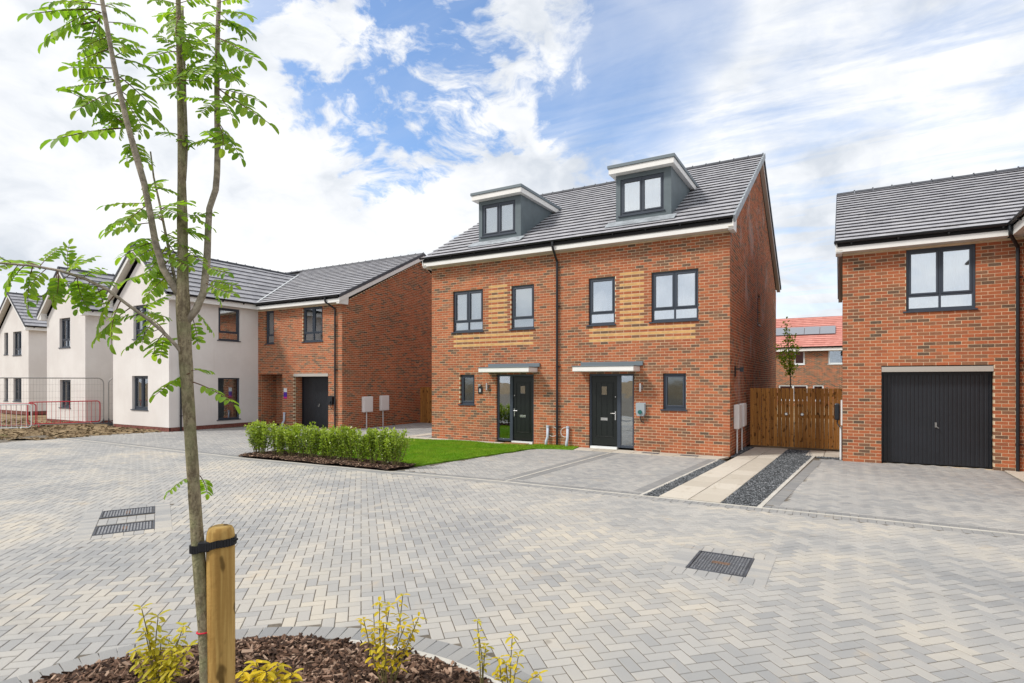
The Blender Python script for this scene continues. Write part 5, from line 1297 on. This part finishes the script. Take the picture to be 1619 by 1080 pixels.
for v in range(9):
    rnd = random.Random(100 + v); m = MB(); pairs = rnd.choice((5, 6, 6, 7, 7)); droop = rnd.uniform(.10, .45); bend = rnd.uniform(-.15, .15)
    def rp(t): return Vector((t * (1 - .12 * droop * t), bend * t * t, -.5 * droop * t * t))
    m.tube([rp(i / 8) for i in range(9)], [.012 - .007 * i / 8 for i in range(9)], 5, tone=.001, mi=1)
    for k in range(pairs):
        t = .26 + .68 * k / (pairs - .4); p = rp(t); dd = (rp(min(1, t + .05)) - rp(t - .05)).normalized()
        for sg in (1, -1):
            sd = dd.cross(Vector((0, 0, 1))).normalized() * sg; dirn = sd * rnd.uniform(.85, 1.1) + dd * rnd.uniform(.35, .7) + Vector((0, 0, rnd.uniform(-.55, .12)))
            L = rnd.uniform(.20, .27) * (1 - .25 * abs(k / pairs - .45)); leaflet(m, p + dd * rnd.uniform(-.01, .01), dirn, sg, L, L * rnd.uniform(.40, .50), rnd.uniform(.02, 1), rnd.uniform(.05, .35))
    leaflet(m, rp(1), rp(1) - rp(.9) + Vector((0, 0, -.02)), 1, .22, .10, rnd.uniform(.1, 1))
    me = bpy.data.meshes.new('leaf'); me.from_pydata(m.v, [], m.f); me.materials.append(M['leaf']); me.materials.append(M['twig'])
    me.polygons.foreach_set('material_index', m.m); at = me.attributes.new('tone', 'FLOAT', 'FACE'); at.data.foreach_set('value', m.t); me.update(); LEAFM.append(me)
LV = [((150, 15), (40, 12)), ((152, 35), (48, 42)), ((158, 28), (128, 76)), ((168, 60), (112, 72)), ((172, 78), (104, 98)), ((182, 108), (108, 104)), ((186, 128), (92, 140)), ((190, 145), (98, 163)), ((196, 168), (132, 148)),
      ((204, 202), (74, 206)), ((205, 192), (140, 182)), ((212, 225), (188, 250)), ((208, 222), (240, 252)), ((183, 118), (240, 152)), ((188, 142), (276, 200)), ((180, 90), (240, 100)), ((168, 35), (232, 35)), ((176, 62), (222, 72)), ((192, 155), (234, 168)), ((197, 175), (228, 205)),
      ((150, 0), (90, 20)), ((160, 20), (110, 0)), ((165, 10), (210, 12)), ((178, 75), (130, 50)), ((172, 50), (150, 90)), ((200, 180), (160, 205)), ((230, 300), (255, 270)), ((160, 8), (70, -10)),
      ((285, 25), (235, 45)), ((285, 42), (332, 24)), ((285, 62), (336, 62)), ((285, 82), (238, 76)), ((286, 102), (248, 124)), ((286, 118), (322, 98)), ((287, 128), (338, 122)), ((287, 132), (243, 132)), ((287, 142), (266, 146)), ((284, 8), (250, -6)), ((284, 5), (312, -4)), ((283, 20), (262, 40)), ((284, 50), (305, 75)), ((286, 95), (312, 118)), ((287, 215), (265, 205)), ((288, 220), (302, 226)),
      ((345, 20), (408, 10)), ((345, 32), (396, 46)), ((345, 60), (402, 84)), ((343, 52), (308, 62)), ((343, 78), (374, 118)), ((344, 92), (318, 56)), ((344, 110), (376, 116)), ((345, 140), (427, 198)), ((345, 148), (368, 176)), ((343, 162), (308, 150)), ((345, 192), (382, 254)), ((343, 222), (300, 214)), ((345, 102), (312, 112)), ((345, 5), (372, -8)), ((345, 42), (318, 30)), ((345, 130), (372, 105)), ((345, 15), (322, 2)), ((344, 70), (366, 55)), ((344, 195), (372, 232)),
      ((236, 322), (155, 316)), ((238, 332), (150, 348)), ((243, 352), (148, 358)), ((248, 382), (186, 392)), ((250, 378), (200, 372)), ((252, 390), (206, 404)), ((256, 330), (286, 312)), ((290, 335), (344, 358)), ((290, 345), (338, 332)), ((264, 382), (322, 392)), ((264, 400), (212, 432)), ((266, 412), (216, 462)), ((272, 432), (190, 424)), ((292, 392), (320, 408)), ((262, 372), (290, 360)), ((258, 350), (232, 330)), ((268, 405), (296, 420)), ((262, 390), (236, 440)), ((255, 365), (280, 385)), ((290, 372), (318, 352)), ((270, 420), (244, 455)), ((246, 300), (275, 290)), ((242, 290), (226, 312)),
      ((326, 442), (374, 452)), ((326, 448), (366, 470)), ((306, 490), (338, 518)), ((304, 502), (320, 545)), ((327, 420), (352, 432)),
      ((30, 418), (-6, 452)), ((62, 422), (8, 394)), ((62, 422), (82, 398)), ((52, 421), (28, 492)), ((92, 428), (72, 484)), ((112, 433), (58, 470)), ((102, 430), (134, 408)), ((122, 437), (94, 474)), ((142, 444), (128, 494)), ((152, 449), (194, 440)), ((166, 456), (118, 476)), ((182, 466), (128, 522)), ((192, 474), (148, 548)), ((207, 486), (136, 532)), ((226, 497), (188, 502)), ((252, 520), (182, 548)), ((260, 527), (222, 556)), ((260, 524), (228, 478)), ((242, 510), (212, 538)), ((20, 417), (-12, 398)), ((75, 424), (44, 446)), ((152, 449), (172, 500)), ((220, 494), (246, 472)), ((130, 440), (152, 420)), ((40, 419), (12, 440)), ((110, 432), (100, 402)), ((270, 536), (300, 528)),
      ((300, 590), (243, 614)), ((305, 604), (388, 630)), ((302, 586), (340, 580)), ((304, 752), (268, 768)), ((316, 752), (338, 780))]
rl = random.Random(4)
for b, t in [x for x in LV if x[0][1] < 260] + [x for x in LV if 300 < x[0][1] < 560][::3]:
    a = math.atan2(t[1] - b[1], t[0] - b[0]) + rl.choice((-1, 1)) * rl.uniform(.35, .8); L = math.hypot(t[0] - b[0], t[1] - b[1]) * rl.uniform(.55, .95)
    if rl.random() < .68: LV.append((b, (b[0] + L * math.cos(a), b[1] + L * math.sin(a))))
for i, (b, t) in enumerate(LV):
    f = b[1] / 600.0
    t0 = TD + rl.uniform(-.05, .08); t1 = t0 + rl.uniform(-.13, .13)
    if b[0] < 260 and b[1] > 400: t0 = TD - .25 * (290 - b[0]) / 320 + rl.uniform(-.02, .02); t1 = t0 + rl.uniform(-.12, .12)
    P, Q = tp(*b, t0), tp(*t, t1); X = (Q - P); L = X.length * .88; X.normalize()
    up = Vector((rl.uniform(-.5, .5), rl.uniform(-.5, .5), 1.0)) - TF * rl.uniform(.0, .8)
    Zv = (up - X * up.dot(X)).normalized(); Yv = Zv.cross(X)
    o = bpy.data.objects.new('leaf', LEAFM[i % len(LEAFM)]); put(o, tree, P)
    sw = min(1.35, max(.7, .22 / max(L, .05))); L2 = max(L, .11)
    o.rotation_euler = Matrix((X, Yv, Zv)).transposed().to_euler(); o.scale = (L2, L2 * (sw if L2 < .2 else 1.0), L2)
# stake and its tie
sb = tp(349, 842, TD + .02); SX, SY, SR = sb.x, sb.y, .0505; stop = EYE - (833 - 602) / 899.4 * TD
ZS = [0, .02, .05, .3, .6, .9, 1.2, stop - .045, stop - .02, stop - .006, stop]; RS = [1] * 8 + [.95, .82, .55]
stake = tag(MB().tube([(SX + .004 * (1.2 - z), SY, z) for z in ZS], [SR * r for r in RS], 24).build('tree_stake', 'stake', None, smooth=True, origin=(SX, SY, 0)), 'round pale timber stake beside the young tree', 'stake')
tie = thing('tree_tie', 'black ribbed rubber tie strapping the tree to its stake', 'tree tie', (SX, SY, 1.25))
zt0 = EYE - (862 - 602) / 899.4 * TD; tc_ = tp(313, 866)
dirp = Vector((SX - tc_.x, SY - tc_.y, 0)); gap = dirp.length; dirp.normalize(); prp = Vector((-dirp.y, dirp.x, 0)); trr = trad(866) + .004
loop = []
for k in range(9): a = R(90 + 180 * k / 8); loop.append(Vector((tc_.x, tc_.y, zt0 - .012)) + dirp * (trr * math.cos(a)) + prp * (trr * math.sin(a)))
for k in range(9): a = R(-90 + 180 * k / 8); loop.append(Vector((SX, SY, zt0 + .012)) + dirp * ((SR + .004) * math.cos(a)) + prp * ((SR + .004) * math.sin(a)))
m = MB(); n = len(loop)
cen = sum(loop, Vector()) / n
for k in range(n):
    p, q = loop[k], loop[(k + 1) % n]; L = (q - p).length; st = max(1, int(L / .009))
    for j in range(st):
        a, b = p + (q - p) * (j / st), p + (q - p) * ((j + .72) / st); e = p + (q - p) * ((j + 1) / st)
        nd = (q - p).normalized().cross(Vector((0, 0, 1))).normalized()
        for A_, B_, h, w in ((a, b, .0145, .0065), (b, e, .0125, .004)):
            vs = [tuple(x + nd * s * w / 2 + Vector((0, 0, zz * h))) for x in (A_, B_) for s in (-1, 1) for zz in (-1, 1)]
            m.raw(vs, [(0, 1, 3, 2), (4, 5, 7, 6), (0, 1, 5, 4), (2, 3, 7, 6), (1, 3, 7, 5), (0, 2, 6, 4)])
m.build('strap', 'tie', tie)
bk = (tc_ + Vector((SX, SY, tc_.z))) / 2 - TF * .030; bz = zt0
MB().box(Fr(bk.x, bk.y, dirp.x, dirp.y, prp.x, prp.y), -.024, .020, -.012, .014, bz - .019, bz + .019).build('buckle', 'tie', tie, bevel=.004)
e0 = Vector((SX, SY, zt0 + .014)) + dirp * (SR + .002)
MB().tube([e0 - TF * .02, e0 + dirp * .018 - TF * .02 + Vector((0, 0, .006))], [.008, .004], 8).build('strap_end', 'tie', tie)
tz = tp(323, 998)
tag(MB().tube([Vector((tz.x, tz.y, tz.z)) + Vector((math.cos(a), math.sin(a), .08 * math.cos(a))) * (trad(998) + .002) for a in [k * .5236 for k in range(12)]], .0032, 6, closed=True).build('red_string', 'redstring'), 'loop of red string tied low round the tree trunk', 'string')

# ================================================================== hedge
hedge = thing('hedge', 'low leafy green hedge growing in bark mulch in front of the lawn', 'hedge', (-10.6, 9.36, 0))
def small_leaf(m, p, d, n, L, w, tone):
    s = d.cross(n).normalized(); f = n * (w * .25)
    m.raw([tuple(p), tuple(p + d * L * .5 + s * w * .5 + f), tuple(p + d * L), tuple(p + d * L * .5 - s * w * .5 + f), tuple(p + d * L * .5)], [(0, 1, 4), (1, 2, 4), (2, 3, 4), (3, 0, 4)], tone)
NP = 15; rh = random.Random(21)
for i in range(NP):
    x = -12.95 + (12.95 - 8.42) * i / (NP - 1) + rh.uniform(-.05, .05); y = 9.32 + .012 * i / NP * 10 + rh.uniform(-.04, .04); H = rh.uniform(.75, .82)
    sh = put(bpy.data.objects.new('shrub', None), hedge, (x, y, 0)); st = MB(); lf = MB()
    for k in range(13):
        a = rh.uniform(0, 6.28); r = rh.uniform(.08, .29); top = Vector((x + r * 1.25 * math.cos(a), y + r * .9 * math.sin(a), H * rh.uniform(.78, 1.08))); b = Vector((x + r * .22 * math.cos(a), y + r * .22 * math.sin(a), .02)); mid = (b + top) / 2 + Vector((rh.uniform(-.03, .03), rh.uniform(-.03, .03), 0))
        st.tube([b, mid, top], [.008, .006, .003], 5)
        nl = 88
        for j in range(nl):
            t = .20 + .80 * (j / nl) ** .7; q = b + (mid - b) * (t * 2) if t < .5 else mid + (top - mid) * (t * 2 - 1)
            q = q + Vector((rh.gauss(0, .032), rh.gauss(0, .032), rh.gauss(0, .02)))
            d = Vector((rh.gauss(0, 1), rh.gauss(0, 1), rh.uniform(.0, 1.3))).normalized(); n = Vector((rh.gauss(0, .6), rh.gauss(0, .6), 1)); n = (n - d * n.dot(d)).normalized()
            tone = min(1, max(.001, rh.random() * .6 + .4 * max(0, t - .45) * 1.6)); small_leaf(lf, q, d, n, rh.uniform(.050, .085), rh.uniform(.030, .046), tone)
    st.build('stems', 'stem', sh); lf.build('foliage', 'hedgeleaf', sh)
# ================================================================== yellow shrubs in the near bed
def yellow_shrub(label, x, y, stems, seed, leafL=.05, dens=9, low=.25):
    t = thing('yellow_shrub', label, 'shrub', (x, y, 0), 'yellow-leaved shrubs in the near bed'); r = random.Random(seed); lf = MB()
    for dx, dy, h in stems:
        b = Vector((x + dx * .15, y + dy * .15, .0)); top = Vector((x + dx, y + dy, h)); mid = (b + top) / 2 + Vector((r.uniform(-.02, .02), r.uniform(-.02, .02), .01))
        pts = spline([tuple(b), tuple(mid), tuple(top)], .04); MB().tube(pts, [.0045 - .0022 * i / len(pts) for i in range(len(pts))], 6).build('stem', 'stem', t)
        for j in range(dens):
            f = low + (1 - low) * (j / max(1, dens - 1)); q = b + (mid - b) * (f * 2) if f < .5 else mid + (top - mid) * (f * 2 - 1); a0 = r.uniform(0, 6.28)
            m = 3 if j < dens - 1 else 5
            for k in range(m):
                a = a0 + 6.283 * k / m + r.uniform(-.3, .3); d = Vector((math.cos(a), math.sin(a), r.uniform(-.5, .55))).normalized(); n = Vector((0, 0, 1)) - d * d.z; n.normalize()
                tone = r.random() * .999 + .001; leaflet(lf, q + d * .006, d, 1, leafL * r.uniform(.6, 1.15), leafL * r.uniform(.3, .46), tone, .2)
    lf.build('foliage', 'yellowleaf', t)
rs = random.Random(3)
def sp(px, py, t): v = tp(px, py, t); return v.x, v.y
def stems_at(px0, t, tips):
    b = tp(px0, 700, t); out = []
    for px, py in tips: v = tp(px, py, t + rs.uniform(-.06, .06)); out.append((v.x - b.x, v.y - b.y, v.z))
    return b.x, b.y, out
x, y, s = stems_at(250, 3.45, [(224, 962), (250, 975), (290, 990), (214, 1028), (240, 1030), (272, 1025), (300, 1022), (255, 1010), (230, 1000), (265, 1045), (282, 1010)])
yellow_shrub('bushy yellow-green shrub just left of the tree trunk', x, y, s, 5, .062, 8, .3)
x, y, s = stems_at(425, 3.15, [(405, 1048), (440, 1052), (385, 1062), (462, 1066), (420, 1062), (400, 1075), (448, 1078)])
yellow_shrub('bright yellow shrub low at the bottom edge beside the stake', x, y, s, 6, .07, 7, .45)
x, y, s = stems_at(612, 3.5, [(600, 952), (616, 958), (637, 940), (575, 980), (662, 976), (590, 1000), (640, 990), (606, 985), (650, 1000)])
yellow_shrub('spindly yellow shrub at the middle of the kerbed bed edge', x, y, s, 7, .055, 7, .38)
x, y, s = stems_at(762, 3.45, [(755, 982), (768, 1022), (758, 1010)])
yellow_shrub('nearly bare yellow shrub with one tall dark stem', x, y, s, 8, .045, 4, .5)
x, y, s = stems_at(806, 3.4, [(810, 1006), (790, 1040), (820, 1036), (800, 1050), (852, 1066), (786, 1062)])
yellow_shrub('rightmost sparse yellow shrub at the bed edge', x, y, s, 9, .048, 4, .5)
# ================================================================== slim tree behind the gates
bt = thing('garden_tree', 'slim young tree rising behind the timber gates', 'tree', (-1.6, 22.0, 0)); rg = random.Random(17)
def gp(px, py, Y=22.0):
    D = TF + TR * ((px - 809.5) / 899.4); t = Y / D.y; return Vector((D.x * t, Y, EYE + (602 - py) / 899.4 * t))
b0 = gp(1250, 610); MB().tube([Vector((b0.x, 22, -.1)), b0, gp(1249, 580), gp(1246, 540), gp(1243, 512)], [.03, .022, .018, .010, .004], 8).build('trunk', 'limb', bt, smooth=True)
lf = MB()
for (pa, pb, n) in (((1250, 594), (1242, 508), 190), ((1250, 592), (1232, 560), 85), ((1249, 578), (1254, 528), 95), ((1238, 572), (1232, 544), 60), ((1250, 572), (1264, 546), 75), ((1248, 590), (1255, 575), 60)):
    A, B = gp(*pa), gp(*pb); MB().tube([A, B], [.008, .003], 5).build('limb', 'limb', bt)
    for k in range(n):
        q = A + (B - A) * rg.random() + Vector((rg.gauss(0, .055), rg.gauss(0, .06), rg.gauss(0, .05))); d = Vector((rg.gauss(0, 1), rg.gauss(0, 1), rg.gauss(0, 1))).normalized(); n2 = Vector((rg.gauss(0, .5), rg.gauss(0, .5), 1)); n2 = (n2 - d * n2.dot(d)).normalized()
        small_leaf(lf, q, d, n2, rg.uniform(.08, .13), rg.uniform(.05, .075), rg.random() * .99 + .005)
lf.build('crown', 'gardenleaf', bt)
